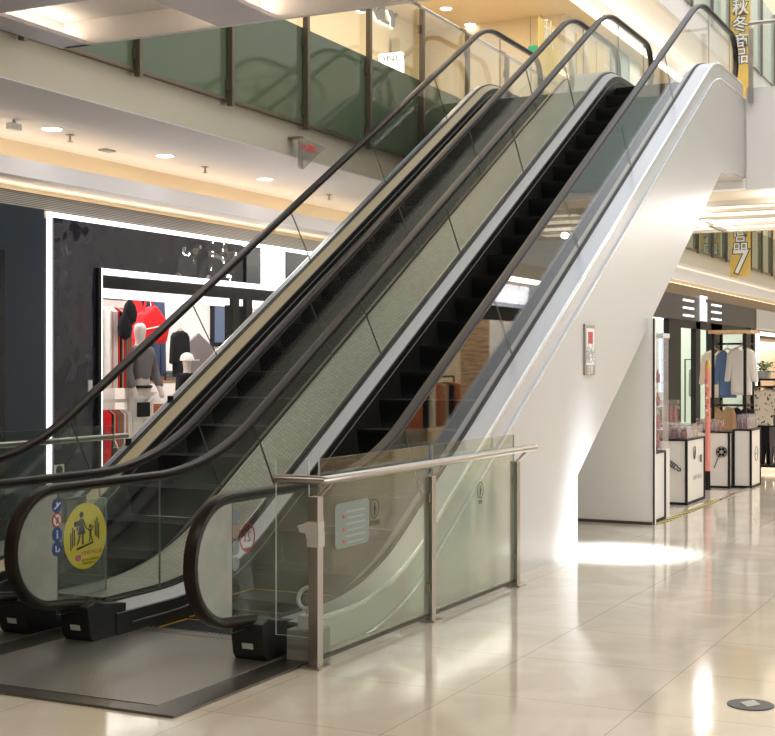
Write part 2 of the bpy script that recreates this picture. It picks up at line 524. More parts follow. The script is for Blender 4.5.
    for k in range(28):
        x = 6.92 + .4 * k; z = B(x + .02)
        if proto is None:
            mb = MB().box(x, x + .398, Yc - .480, Yc + .480, -.03, 0)
            pr = [(x, -.002), (x + .012, -.002)] + [(x + .012 + .05 * (i / 6) ** 1.5, -.236 * i / 6) for i in range(1, 7)] + [(x + .05 * (i / 6) ** 1.5, -.236 * i / 6) for i in range(6, 0, -1)]
            mb.prism(pr, 'y', Yc - .480, Yc + .480)
            proto = mb.build('step', STEPM, root)
            stepo = proto; x00 = x
        else:
            stepo = proto.copy(); COL.objects.link(stepo); stepo.parent = root
        stepo.location = (x - x00, 0, z)
        if k < 3:
            mb = MB()
            for s in (-1, 1): mb.box(x00 + .01, x00 + .39, Yc + s * .462 - .008, Yc + s * .462 + .008, 0, .002)
            mb.box(x00 + .375, x00 + .39, Yc - .462, Yc + .462, 0, .002)
            e = mb.build('yellow_edge', YEL, root); e.parent = stepo
    return root


right = build_escalator(YR)
left = build_escalator(YL, .82, .715)
tag(right, 'escalator nearest the open floor, with pale side cladding beside the glass fence', 'escalator', 'pair of escalators')
tag(left, 'far escalator with champagne inner deck, behind the silver embossed strip', 'escalator', 'pair of escalators')
for o in left.children:
    if o.name.split('.')[0] == 'inner_deck': o.data.materials[0] = CHAMP

# right escalator's own stickers --------------------------------------
yH4 = YR - HY_; yH3 = YR + HY_
BLUE = mat('sticker_blue', (.03, .07, .28), .4)
RED = mat('sticker_red', (.50, .03, .03), .4)
PALEB = mat('sticker_back_grey_blue', (.30, .34, .40), .5)
PALER = mat('sticker_back_pink', (.45, .33, .29), .5)
for i, yy in enumerate((505.6, 520.2, 534.4, 549)):
    p = on_y(56.8, yy, yH3 - .006)
    mb = disc(MB(), p, .043, 'y', .002, mi=0)
    r_ = mb.build('round_sticker', BLUE if i != 1 else RED, right)
    mb = MB()
    if i == 1:
        disc(mb, p + Vector((0, -.002, 0)), .034, 'y', .001)
        mb.build('symbol', PAPERW, r_)
        MB().prism([(p.x - .026, p.z + .022), (p.x - .020, p.z + .028), (p.x + .026, p.z - .022), (p.x + .020, p.z - .028)], 'y', p.y - .005, p.y - .0032).build('symbol', RED, r_)
        mb = MB().tube([(p.x - .008, p.y - .004, p.z - .02), (p.x, p.y - .004, p.z), (p.x + .008, p.y - .004, p.z + .018)], .004, 6)
        mb.build('symbol', BLACK, r_)
    else:
        q = p + Vector((0, -.003, 0))
        if i == 0: mb.tube([q + Vector((-.026, 0, -.018)), q + Vector((0, 0, -.004)), q + Vector((.026, 0, .016))], .005, 6); mb.tube([q + Vector((-.004, 0, .020)), q + Vector((.002, 0, -.004))], .006, 6)
        elif i == 2: mb.tube([q + Vector((0, 0, -.024)), q + Vector((0, 0, .010))], .006, 6); disc(mb, q + Vector((0, 0, .018)), .006, 'y', .001, 12)
        else: mb.tube([q + Vector((-.012, 0, .018)), q + Vector((-.010, 0, -.014)), q + Vector((.014, 0, -.016)), q + Vector((.018, 0, 0))], .005, 6)
        mb.build('symbol', PAPERW, r_)
for i, yy in enumerate((516.5, 532, 548, 564)):
    p = on_y(235.3, yy, yH4 + .008)
    disc(MB(), p, .038, 'y', .002).build('round_sticker', PALER if i == 1 else PALEB, right)
p = on_y(247.2, 537.4, yH4 + .008)
mb = ringy(MB(), p, .079, .009, .002)
rg = mb.build('round_sticker', RED, right)
MB().prism([(p.x + .070 * math.cos(a), p.z + .070 * math.sin(a)) for a in [math.radians(d) for d in range(232, 309, 8)]], 'y', p.y - .002, p.y).build('symbol', RED, rg)
text_mb('21', .085, .001, facing((p.x, p.y, p.z + .002), '+y')).build('symbol', RED, rg)
for o, lab in ((rg, 'red ringed 21 sticker seen from behind'),): o['label'] = lab
# labels on the black newel bases
for root in (right, left):
    for o in root.children:
        if o.name.split('.')[0] == 'newel_base':
            bb = [o.matrix_basis @ v.co for v in o.data.vertices]
            yy = sum(v.y for v in bb) / len(bb)
            mb = MB(); org = Vector(root['_org'])
            a = Vector((6.345, 0, .115)); b = Vector((6.353, 0, .082))
            ob_y = org.y + yy
            mb.add([(a.x, ob_y - .035, a.z), (a.x, ob_y + .035, a.z), (b.x, ob_y + .035, b.z), (b.x, ob_y - .035, b.z),
                    (a.x - .004, ob_y - .035, a.z), (a.x - .004, ob_y + .035, a.z), (b.x - .004, ob_y + .035, b.z), (b.x - .004, ob_y - .035, b.z)],
                   [(0, 1, 2, 3), (4, 5, 6, 7), (0, 1, 5, 4), (2, 3, 7, 6), (0, 3, 7, 4), (1, 2, 6, 5)])
            e = mb.build('name_label', PAPERW, root); e.parent = o; e['label'] = 'small white label'

# notice plate on the pale side cladding
ysd = YR - .82
p0 = on_y(583.2, 324, ysd); p1 = on_y(593.3, 375, ysd)
pl = MB().box(p0.x, p1.x, ysd - .018, ysd, p1.z, p0.z).build('notice_plate', STEEL, right, bevel=.003)
pl['label'] = 'slim steel notice plate with red square'
w = p1.x - p0.x; h = p0.z - p1.z
MB().box(p0.x + .10 * w, p1.x - .10 * w, ysd - .021, ysd - .018, p1.z + .2 * h, p0.z - .08 * h).build('notice_face', PAPERW, pl)
MB().box(p0.x + .26 * w, p1.x - .28 * w, ysd - .0225, ysd - .021, p0.z - .38 * h, p0.z - .15 * h).build('notice_mark', RED, pl)
GREYT = mat('grey_print', (.35, .35, .36), .5)
cxp = (p0.x + p1.x) / 2
for k, tx in ((.52, '小心'), (.66, '碰头')):
    text_mb(tx, .42 * w, .0006, facing((cxp, ysd - .022, p0.z - k * h), '-y')).build('notice_text', GREYT, pl)
text_mb('注意', .30 * w, .0006, facing((cxp, ysd - .019, p0.z - .905 * h), '-y')).build('notice_text', PAPERW, pl)

# small clamps and thin rod on the far outer deck
yo = YL + .65
for px, py in ((170.5, 391), (128.5, 433.5)):
    q = on_y(px, py, yo)
    q.z = B(q.x) + .20
    MB().box(q.x - .02, q.x + .02, yo - .02, yo + .02, q.z - .02, q.z + .05).build('deck_clamp', SKIRT, left, bevel=.005)

# embossed metal strip between the two escalators ----------------------
yA, yB = YR + .626, YL - .626
mb = MB().sweep([(yA, .225), (yB, .225), (yB, .207), (yA, .207)], st(6.66, 18.55))
mid = mb.build('deck_cover', TEX, origin=(6.66, (yA + yB) / 2, 0))
tag(mid, 'embossed silver metal strip running up between the two escalators', 'metal cover')
for y in (yA, yB):
    s_ = 1 if y == yA else -1
    MB().sweep([(y - .004, .230), (y + s_ * .012, .230), (y + s_ * .012, .20), (y - .004, .20)], st(6.66, 18.55)).build('edge_strip', STEEL, mid)

# guard panel with the yellow sign -------------------------------------
yg = 5.40
gp = thing('guard_panel', (6.65, yg, .227), 'frosted glass guard panel with round yellow child-safety sign between the escalators', 'safety sign')
FROST = glass('frosted_guard_glass', (.86, .90, .88), film=.22, film_col=(.42, .46, .43))
MB().prism([(6.40, .227), (6.90, .227), (6.90, .815), (6.40, .815)], 'y', yg, yg + .012, 0, 1).build('glass_sheet', [FROST, GEDGEL], gp)
YELS = mat('yellow_sign', (.90, .74, .06), .4)
c = Vector((6.685, yg - .001, .592))
disc(MB(), c, .205, 'y', .003, 48).build('sign_disc', YELS, gp)['label'] = 'yellow disc with black pictogram of woman and child'
yf = yg - .0042
fig = MB()
def P2(x, z): return (c.x + x, c.z + z)
def poly(mb, pts, d=.0012): return mb.prism([P2(*p) for p in pts], 'y', yf - d, yf)
disc(fig, (c.x - .040, yf, c.z + .135), .019, 'y', .0012, 20)
poly(fig, [(-.052, .112), (-.028, .112), (-.020, .098), (-.024, .085), (-.002, .015), (-.078, .015), (-.056, .085), (-.060, .098)])
poly(fig, [(-.060, .104), (-.068, .100), (-.088, .040), (-.080, .036), (-.057, .088)])
poly(fig, [(-.022, .104), (-.014, .098), (.010, .050), (.002, .044), (-.024, .085)])
poly(fig, [(-.062, .016), (-.046, .016), (-.060, -.030), (-.078, -.050), (-.086, -.046), (-.070, -.020)])
poly(fig, [(-.034, .016), (-.018, .016), (-.020, -.050), (-.034, -.050)])
disc(fig, (c.x + .046, yf, c.z + .056), .012, 'y', .0012, 20)
poly(fig, [(.036, .040), (.058, .040), (.056, -.004), (.038, -.004)])
poly(fig, [(.038, .038), (.034, .030), (.010, .044), (.006, .052)])
poly(fig, [(.056, .040), (.072, .058), (.078, .054), (.060, .028)])
poly(fig, [(.039, -.002), (.047, -.002), (.044, -.040), (.034, -.040)])
poly(fig, [(.047, -.002), (.056, -.002), (.070, -.034), (.062, -.040)])
for sx in (-1, 1):
    for k, (dx, a, b) in enumerate(((.100, -.050, .046), (.117, -.060, .062), (.134, -.076, .030))):
        x = sx * dx - .006
        poly(fig, [(x - .005, a + .02 * sx + .02), (x + .005, a + .02 * sx + .022), (x + .005, b + .02 * sx + .022), (x - .005, b + .02 * sx + .02)])
poly(fig, [(-.084, -.082), (.078, -.052), (.078, -.040), (-.084, -.068)])
fig.build('pictogram', BLACK, gp)
text_mb('注意看护好儿童', .030, .0005, facing((c.x + .055, yf, c.z - .108), '-y')).build('red_lettering', RED, gp)
tri = MB().prism([P2(.030, -.082), P2(.042, -.082), P2(.036, -.070)], 'y', yf - .001, yf).build('warning_triangle', RED, gp)
PINK = mat('sign_pink', (.62, .16, .22), .4)
disc(MB(), (c.x - .072, yf, c.z - .130), .030, 'y', .001, 24, 0, .020).build('round_logo', PINK, gp)
text_mb('乘坐扶梯 请站稳扶好', .018, .0004, facing((c.x + .045, yf, c.z - .150), '-y')).build('black_lettering', BLACK, gp)
text_mb('照顾好您的小孩', .018, .0004, facing((c.x + .035, yf, c.z - .172), '-y')).build('black_lettering', BLACK, gp)
# small dark square display behind it on the H2 side
p0 = on_y(64.5, 499, 5.39); p1 = on_y(87.5, 520, 5.39)
ds = MB().box(p0.x, p1.x, 5.3992, 5.412, p1.z, p0.z).build('direction_display', BLACK, gp); 
MB().box(p0.x + .03, p0.x + .13, 5.3972, 5.3992, p1.z + .025, p0.z - .02).build('screen', mat('dim_screen', (.10, .10, .085), .3), ds)
MB().box(p0.x + .10, p0.x + .14, 5.390, 5.399, p1.z - .03, p1.z).build('display_stalk', BLACK, ds)

# frame round the lower floor plates ------------------------------------
mb = MB()
mb.box(5.21, 5.33, 3.69, 7.24, 0, .013); mb.box(5.33, 6.60, 3.69, YR - .73, 0, .013)
mb.box(5.33, 6.80, YR + .73, YL - .73, 0, .013); mb.box(5.33, 6.60, YL + .73, 7.24, 0, .013)
struct(mb.build('trim_1', FRAMEM))

# ================================================================== GLASS FENCES
def fence(name, y, side, label):
    f = thing(name, (7.96, y, 0), label, 'glass fence')
    xp = [6.44, 7.945, 9.48]
    zr = 1.027; yr = y + side * .07
    for x in xp:
        p = MB().box(x - .03, x + .03, y - .03, y + .03, 0, .935).build('post', STEEL, f, bevel=.003)
        MB().box(x - .065, x + .065, y - .06, y + .06, 0, .012).build('base_plate', STEEL, p)
        MB().tube([(x + .02, y, .925), (x + .055, yr, zr - .02)], .011, 8).build('rail_bracket', STEEL, p)
        for z in (.22, .80):
            for sx in (-1, 1): 
                if (x == xp[0] and sx < 0) or (x == xp[-1] and sx > 0): continue
                MB().box(min(x, x + sx * .055), max(x, x + sx * .055), y - .018, y + .018, z - .03, z + .03).build('glass_clip', STEEL, p)
    for a, b in zip(xp[:-1], xp[1:]):
        MB().prism([(a + .036, .05), (b - .036, .05), (b - .036, 1.135), (a + .036, 1.135)], 'y', y - .006, y + .006, 0, 1).build('glass_panel', [FGLASS, GEDGEL], f)
        MB().box(a + .03, b - .03, y - .008, y + .008, .03, .05).build('bottom_channel', GUIDE, f)
    pts = [(6.40, yr - side * .30, zr), (6.40, yr, zr), (9.72, yr, zr)]
    MB().tube([(6.40, yr - side * .30, zr), (6.40, yr - side * .02, zr), (6.405, yr - side * .006, zr), (6.42, yr, zr), (7, yr, zr), (9.72, yr, zr)], .025, 16).build('top_rail', STEEL, f, smooth=True)
    MB().prism([(y - side * .04, .16), (y - side * .25, .16), (y - side * .25, 1.13), (y - side * .04, 1.13)], 'x', 6.43, 6.442, 0, 1).build('return_glass', [GLASS, GEDGEL], f)
    return f


fr = fence('glass_fence', 3.62, -1, 'steel and glass fence beside the near escalator, white tape on its first post')
fl = fence('glass_fence', 7.315, 1, 'steel and glass fence beyond the far escalator, in front of the clothes shop')
# white tape on the first post
TAPE = mat('white_tape', (.50, .48, .45), .25)
mb = MB(); 
for k, (z0, z1) in enumerate(((.70, .80), (.66, .74))):
    d = .034 + .002 * k
    mb.box(6.44 - d, 6.44 + d, 3.62 - d, 3.62 + d, z0, z1)
mb.prism([(3.60, .69), (3.65, .70), (3.665, .735), (3.70, .74), (3.715, .775), (3.68, .785), (3.65, .80), (3.60, .79)], 'x', 6.40, 6.428)
mb.build('tape_wrap', TAPE, fr)['label'] = 'crumpled white tape round the post'
# decals on the fence glass
yd = 3.62 - .0065
MINT = mat('mint_decal', (.20, .26, .23), .3)
p0 = on_y(335, 501, yd); p1 = on_y(369, 545, yd)
x0, x1, z0, z1 = p0.x, p1.x, on_y(352, 546, yd).z, on_y(352, 501, yd).z
r_ = .035; pts = []
for cx_, cz_, a0 in ((x1 - r_, z1 - r_, 0), (x0 + r_, z1 - r_, 90), (x0 + r_, z0 + r_, 180), (x1 - r_, z0 + r_, 270)):
    for k in range(5):
        a = math.radians(a0 + 22.5 * k); pts.append((cx_ + r_ * math.cos(a), cz_ + r_ * math.sin(a)))
dc = MB().prism(pts, 'y', yd - .001, yd).build('notice_decal', MINT, fr); dc['label'] = 'mint rounded notice with grey lines and red dots'
mb = MB(); mbr = MB()
for k in range(3):
    zc = z1 - (z1 - z0) * (.24 + .27 * k); w = x1 - x0
    mb.box(x0 + .32 * w, x1 - .12 * w, yd - .0018, yd - .001, zc, zc + .012)
    mb.box(x0 + .36 * w, x1 - .16 * w, yd - .0018, yd - .001, zc - .035, zc - .025)
    disc(mbr, (x0 + .24 * w, yd - .001, zc - .02), .012, 'y', .0008, 14)
mb.build('printed_line', GREYT, dc); mbr.build('red_dot', RED, dc)
for px, py, tx in ((374.5, 508.5, '请勿倚靠'), (480.3, 490, '请勿')):
    p = on_y(px, py, yd)
    e = ringy(MB(), p, .058, .007, .001).build('round_decal', BLACK, fr); e['label'] = 'black ringed figure decal'
    mb = MB(); disc(mb, (p.x, yd, p.z + .026), .009, 'y', .001, 14)
    mb.prism([(p.x - .012, p.z + .015), (p.x + .012, p.z + .015), (p.x + .008, p.z - .038), (p.x - .008, p.z - .038)], 'y', yd - .001, yd)
    mb.prism([(p.x + .01, p.z + .012), (p.x + .028, p.z - .005), (p.x + .024, p.z - .011), (p.x + .008, p.z + .002)], 'y', yd - .001, yd)
    mb.build('figure', BLACK, e)
    text_mb(tx, .034, .0004, facing((p.x, yd - .0006, p.z - .085), '-y')).build('lettering', BLACK, e)
# counter device by the first post
sp = MB().prism([(6.50, .0), (6.68, .0), (6.68, .18), (6.50, .18)], 'y', 3.66, 3.84).build('pedestal', mat('grey_pedestal', (.30, .30, .27), .45), bevel=.004)
tag(sp, 'small grey pedestal box standing behind the first fence post', 'pedestal')
dv = thing('people_counter', (6.56, 3.74, .18), 'white ring shaped counter device on the grey pedestal by the fence post', 'sensor')
WPL = mat('white_plastic', (.70, .70, .68), .35)
MB().box(6.52, 6.60, 3.70, 3.78, .18, .26).build('base', WPL, dv, bevel=.006)
MB().cyl((6.56, 3.74, .26), (6.56, 3.74, .30), .012, 12).build('neck', WPL, dv)
rr = [Vector((6.56 + .02 * math.sin(a), 3.74 + .058 * math.cos(a), .352 + .056 * math.sin(a))) for a in [2 * PI * k / 28 for k in range(28)]]
MB().tube(rr, .011, 10, closed=True).build('ring', WPL, dv, smooth=True)

# ================================================================== STRUCTURE
FX0, FX1, FY0, FY1 = -4.0, 48.0, -2.5, 12.0
mb = MB()
hx0, hx1, hy0, hy1 = 6.80, 11.43, YR - .785, YL + .68
for a, b, c_, d_ in ((FX0, hx0, FY0, FY1), (hx1, FX1, FY0, FY1), (hx0, hx1, FY0, hy0), (hx0, hx1, hy1, FY1)):
    mb.add([(a, c_, 0), (b, c_, 0), (b, d_, 0), (a, d_, 0), (a, c_, -.1), (b, c_, -.1), (b, d_, -.1), (a, d_, -.1)],
           [(0, 1, 2, 3), (7, 6, 5, 4), (0, 1, 5, 4), (1, 2, 6, 5), (2, 3, 7, 6), (3, 0, 4, 7)])
struct(mb.build('floor', FLOOR, origin=(0, 0, 0)))

# partition wall under the escalators
WALLW = mat('partition_wall_white', (.86, .865, .82), .45)
struct(MB().box(13.73, 13.82, 3.715, 7.12, 0, 2.14).build('wall_partition', WALLW))
struct(MB().box(13.72, 13.73, 3.73, 7.12, 0, .03).build('baseboard_partition', FRAMEM))
struct(MB().box(13.72, 13.735, 3.705, 3.72, 0, 2.14).build('trim_2', BLACKM))

# ---- left gallery, level two
struct(MB().box(FX0, 48, 7.35, 12.0, H2 - .18, H2).build('floor_gallery', FLOOR))
struct(MB().box(FX0, 48, 7.35, 7.47, 3.90, H2 - .18).build('wall_bulkhead', CREAM))
struct(MB().box(FX0, 24.5, 7.352, 9.40, 3.892, 3.98).build('ceiling', SOFFIT))
struct(MB().box(FX0, 24.5, 9.30, 9.40, 3.40, 3.90).build('wall_cove', BEIGE))
struct(MB().box(FX0, 24.5, 8.66, 8.76, 3.42, 3.585).build('trim_3', SOFFIT))
struct(MB().box(FX0, 24.5, 8.76, 9.30, 3.42, 3.45).build('ceiling_cove_shelf', SOFFIT))
t = MB().box(FX0, 24.5, 8.95, 9.05, 3.45, 3.47).build('cove_light', WARMW); tag(t, 'warm light strip hidden in the cove above the clothes shop', 'cove light')
struct(MB().box(FX0, 24.5, 9.22, 9.30, 3.10, 3.42).build('wall_cove_lower', BEIGE))
t = MB().box(FX0, 24.5, 9.02, 9.08, 3.325, 3.335).build('cove_light', WARMW); tag(t, 'second warm light strip above the louvre grille of the left shop', 'cove light')
struct(MB().box(FX0, 24.5, 8.90, 8.98, 3.18, 3.325).build('trim_4', GRILLE))

# ---- left shop front (clothes shop)
YF = 8.9
struct(MB().box(FX0, 10.40, YF, YF + .15, 0, 3.18).build('wall_left', NAVY))
q = on_y(3.5, 260, YF)
dz = on_y(3.5, 250, YF).z
d1 = MB().box(q.x - 1.1, q.x, YF - .02, YF, 0, dz).build('door_1', mat('dark_door', (.012, .016, .018), .25)); struct(d1)
shop = thing('storefront', (12.5, YF, 0), 'black glossy clothes shop front outlined in white light, behind the far escalator', 'shop front')
xo = on_y(48, 212, YF).x; xi = on_y(97, 268, YF).x; zi = on_y(97, 268, YF).z
zo = 3.165
XE = 16.4
MB().box(xo + .06, XE, YF - .02, YF + .1, zi, zo - .05).build('fascia', GLOSSB, shop)
MB().box(xo + .06, xi, YF - .02, YF + .1, 0, zi).build('fascia', GLOSSB, shop)
MB().box(xo, xo + .036, YF - .02, YF + .02, 0, zo).build('light_strip', LED, shop)
MB().box(xo, XE, YF - .03, YF + .02, zo - .042, zo).build('light_strip', LED, shop)
MB().box(xi - .05, xi, YF - .06, YF - .02, 0, zi).build('frame_edge', BLACKM, shop)
MB().box(xi, xi + .055, YF - .03, YF + .02, 0, zi).build('light_strip', LED, shop)
MB().box(xi, XE, YF - .03, YF + .02, zi - .06, zi).build('light_strip', LED, shop)
MB().box(xi + .07, XE, YF + .0, YF + .12, zi - .20, zi - .07).build('header', BLACKM, shop)
MB().box(xi + .1, XE, YF + .05, YF + .3, zi - .28, zi - .20).build('header_light', LEDSOFT, shop)
a = on_y(258.5, 260, YF); b = on_y(281, 260, YF)
MB().box(a.x, b.x, YF - .06, YF - .02, zi - .02, zo - .06).build('light_panel', LED, shop)
MB().box(a.x - .35, a.x - .02, YF - .045, YF - .02, zi, zo - .06).build('dark_panel', NAVY, shop)
MB().box(b.x + .02, XE, YF - .045, YF - .02, zi, zo - .06).build('dark_panel', NAVY, shop)
a = on_y(233, 330, YF)
MB().box(a.x, a.x + .14, YF, YF + .12, 0, zi - .2).build('door_post', BLACKM, shop)
MB().box(a.x + .3, a.x + .44, YF, YF + .12, 0, zi - .2).build('door_post', BLACKM, shop)
p = on_y(89.5, 386, YF - .02)
MB().box(p.x - .03, p.x + .03, YF - .035, YF - .02, p.z - .06, p.z + .06).build('switch_plate', WPL, shop)
p0 = on_y(54, 465, YF - .02); p1 = on_y(64, 476, YF - .02)
dcl = MB().box(p0.x, p1.x, YF - .024, YF - .02, p1.z, p0.z).build('square_decal', PAPERW, shop)
disc(MB(), ((p0.x + p1.x) / 2, YF - .024, (p0.z + p1.z) / 2), .05, 'y', .002).build('camera_symbol', BLACK, dcl)
# shop interior
struct(MB().box(10.2, 21.5, 11.9, 12.0, 0, 3.18).build('wall_shop_back', INTW))
struct(MB().box(10.3, 10.4, 9.05, 11.9, 0, 3.18).build('wall_shop_side', INTW))
struct(MB().box(10.4, 21.5, 9.06, 11.9, 2.96, 3.06).build('ceiling_shop', INTW))
struct(MB().box(16.4, 24.5, YF, YF + .15, 0, 3.18).build('wall_left_beyond', NAVY))


def garment(name, c, w, h, col_mat, kind='shirt', axis='y', label=None, cat='garment', group=None, hanger=True, depth=.09):
    """hanging garment: outline with sleeves, bulged front and back. c = hanger hook point (top)"""
    root = thing(name, c, label, cat, group)
    if kind == 'shirt':
        out = [(-.10, -.02), (-.30, -.06), (-.42, -.14), (-.50, -.72), (-.40, -.74), (-.31, -.36), (-.31, -1.0), (.31, -1.0), (.31, -.36), (.40, -.74), (.50, -.72), (.42, -.14), (.30, -.06), (.10, -.02), (0, -.09)]
    elif kind == 'vest':
        out = [(-.12, -.02), (-.30, -.06), (-.34, -.22), (-.38, -1.0), (.38, -1.0), (.34, -.22), (.30, -.06), (.12, -.02), (0, -.16)]
    elif kind == 'trousers':
        out = [(-.26, 0), (-.32, -.25), (-.36, -1.0), (-.08, -1.0), (0, -.34), (.08, -1.0), (.36, -1.0), (.32, -.25), (.26, 0)]
    elif kind == 'slim':
        out = [(-.2, -.02), (-.5, -.07), (-.5, -1.0), (.5, -1.0), (.5, -.07), (.2, -.02)]
    else:
        out = [(-.10, 0), (-.24, -.05), (-.22, -.30), (-.46, -1.0), (.46, -1.0), (.22, -.30), (.24, -.05), (.10, 0), (0, -.08)]
    def P(u, v, t):
        return (c[0] + u * w, c[1] + t, c[2] - .09 + v * h) if axis == 'y' else (c[0] + t, c[1] + u * w, c[2] - .09 + v * h)
    mb = MB(); n = len(out); o = 0
    cu = sum(p[0] for p in out) / n; cv = sum(p[1] for p in out) / n
    rings = [(1.0, 0), (.97, depth * .35), (.80, depth * .5)]
    for sgn in (-1, 1):
        for k, t in rings:
            for u, v in out: mb.v.append(Vector(P(cu + (u - cu) * k, cv + (v - cv) * k if k > .9 else cv + (v - cv) * (.5 + k / 2), sgn * t)))
    for half in (0, 1):
        b0 = half * 3 * n
        for r in range(2):
            for i in range(n):
                j = (i + 1) % n
                mb.f.append([b0 + r * n + i, b0 + r * n + j, b0 + (r + 1) * n + j, b0 + (r + 1) * n + i]); mb.mi.append(0)
        mb.f.append([b0 + 2 * n + i for i in range(n)]); mb.mi.append(0)
    bo = mb.build('cloth', col_mat, root)
    if hanger:
        h_ = MB().tube([P(-.30, -.07, 0), P(0, .02, 0), P(.30, -.07, 0)], .010, 6)
        top = P(0, .02, 0); hk = []
        for k in range(7):
            a = -PI / 2 + PI * 1.1 * k / 6
            hk.append((top[0], top[1], top[2] + .045) if k == 0 else ((top[0] + .014 * math.cos(a), top[1], top[2] + .06 + .014 * math.sin(a)) if axis == 'y' else (top[0], top[1] + .014 * math.cos(a), top[2] + .06 + .014 * math.sin(a))))
        h_.tube([top] + hk, .004, 6)
        h_.build('hanger', WOOD, root)
    return root


def cloth(name, c, rough=.85): return mat(name, c, rough, spec=.2)


REDC = cloth('red_cloth', (.62, .015, .02)); BLKC = cloth('black_cloth', (.012, .012, .014)); JEAN = cloth('blue_denim', (.045, .065, .12))
DJEAN = cloth('dark_denim', (.015, .018, .03)); WHC = cloth('white_cloth', (.72, .70, .66)); GREYC = cloth('grey_cloth', (.16, .15, .16)); TANC = cloth('tan_cloth', (.42, .27, .16))
ORC = cloth('rust_cloth', (.40, .12, .05)); PINKC = cloth('pink_cloth', (.60, .30, .28)); CREAMC = cloth('cream_cloth', (.74, .66, .54)); DEN2 = cloth('mid_denim', (.10, .16, .30))
# rail of garments in the shop, left side (seen edge on)
yw = 9.75
rail = thing('clothes_rail', (11.6, yw + .0, 0), 'white framed clothes rail with striped garments just inside the lit shop opening', 'clothes rail')
ra = on_y(100, 300, yw); rb = on_y(127, 300, yw)
MB().tube([(ra.x, yw, 2.42), (rb.x, yw, 2.42)], .015, 8).build('rail', CHROME, rail)
for x in (ra.x, rb.x): MB().box(x - .02, x + .02, yw - .02, yw + .02, 0, 2.44).build('upright', WHC, rail)
MB().box(ra.x, rb.x, yw - .02, yw + .02, 1.22, 1.26).build('rail', WHC, rail)
cols = [(WHC, 'white'), (REDC, 'red'), (GREYC, 'grey'), (PINKC, 'pink'), (BLKC, 'black'), (ORC, 'rust'), (WHC, 'white'), (TANC, 'tan'), (GREYC, 'grey'), (WHC, 'white'), (REDC, 'red')]
for row, (zt, hh) in enumerate(((2.43, .95), (1.25, .95))):
    for k, (m, nm) in enumerate(cols):
        x = ra.x + .06 + (rb.x - ra.x - .12) * k / 10
        m2, nm2 = cols[(k * 3 + row) % 11]
        same = 'left' if k < 4 else 'right'
        garment('hanging_garment', (x, yw, zt), .22, hh, m2, 'slim', 'x', '%s garment, number %d from left on the %s bar of the shop rail' % (nm2, k + 1, 'upper' if row == 0 else 'lower'), 'garment', 'garments on the shop rail', hanger=False, depth=.040)
# wall display : red tops, black bags, jeans
yb_ = 11.0
q = on_y(135, 290, yb_); garment('hanging_dress', (q.x, yb_, on_y(135, 272, yb_).z), .50, .95, REDC, 'dress', 'y', 'red dress hanging high in the lit shop window display', 'garment')
q = on_y(158, 300, yb_); garment('jeans', (q.x, yb_, on_y(158, 293, yb_).z), .42, 1.05, JEAN, 'trousers', 'y', 'faded blue jeans hung on the shop back wall', 'garment', hanger=False)
q = on_y(145, 300, yb_); garment('jeans', (q.x, yb_, on_y(145, 293, yb_).z), .26, .95, DJEAN, 'trousers', 'y', 'dark jeans hung left of the faded pair in the shop', 'garment', hanger=False)
q = on_y(150, 326, 10.2)
bag = thing('red_handbag', (q.x, 10.2, q.z - .22), 'large red soft bag hanging above the mannequin in the shop window', 'bag')
MB().prism([(q.x - .30, q.z - .18), (q.x + .26, q.z - .22), (q.x + .34, q.z + .02), (q.x + .05, q.z + .26), (q.x - .20, q.z + .14)], 'y', 10.12, 10.28).build('pouch', REDC, bag, bevel=.04)
MB().tube([(q.x - .15, 10.2, q.z + .13), (q.x - .05, 10.2, q.z + .42), (q.x + .08, 10.2, q.z + .24)], .014, 8).build('strap', REDC, bag)
MB().tube([(q.x - .28, 10.115, q.z - .06), (q.x + .30, 10.115, q.z + .03)], .008, 6).build('white_piping', WHC, bag)
q = on_y(117, 352, 9.9)
bag = thing('red_tote', (q.x, 9.9, q.z - .2), 'tilted red paper bag hanging left of the mannequin in the shop window', 'bag')
MB().prism([(q.x - .26, q.z + .02), (q.x - .02, q.z - .22), (q.x + .24, q.z + .02), (q.x + .02, q.z + .20)], 'y', 9.84, 9.96).build('pouch', REDC, bag, bevel=.01)
MB().tube([(q.x - .04, 9.9, q.z + .15), (q.x + .02, 9.9, q.z + .34), (q.x + .08, 9.9, q.z + .15)], .012, 8).build('handle', REDC, bag)
for k, (px, py) in enumerate(((126, 312), (121, 326))):
    q = on_y(px + 4, py, 9.55)
    b_ = MB().lathe((q.x, 9.55, q.z - .16), [(.02, 0), (.10, .05), (.12, .14), (.09, .24), (.03, .30)], 14).build('black_pouch', BLKC, smooth=True)
    tag(b_, ['round black pouch hanging against the red dress', 'round black pouch hanging just below the other one'][k], 'pouch')
    b_.scale = (1, .5, 1)


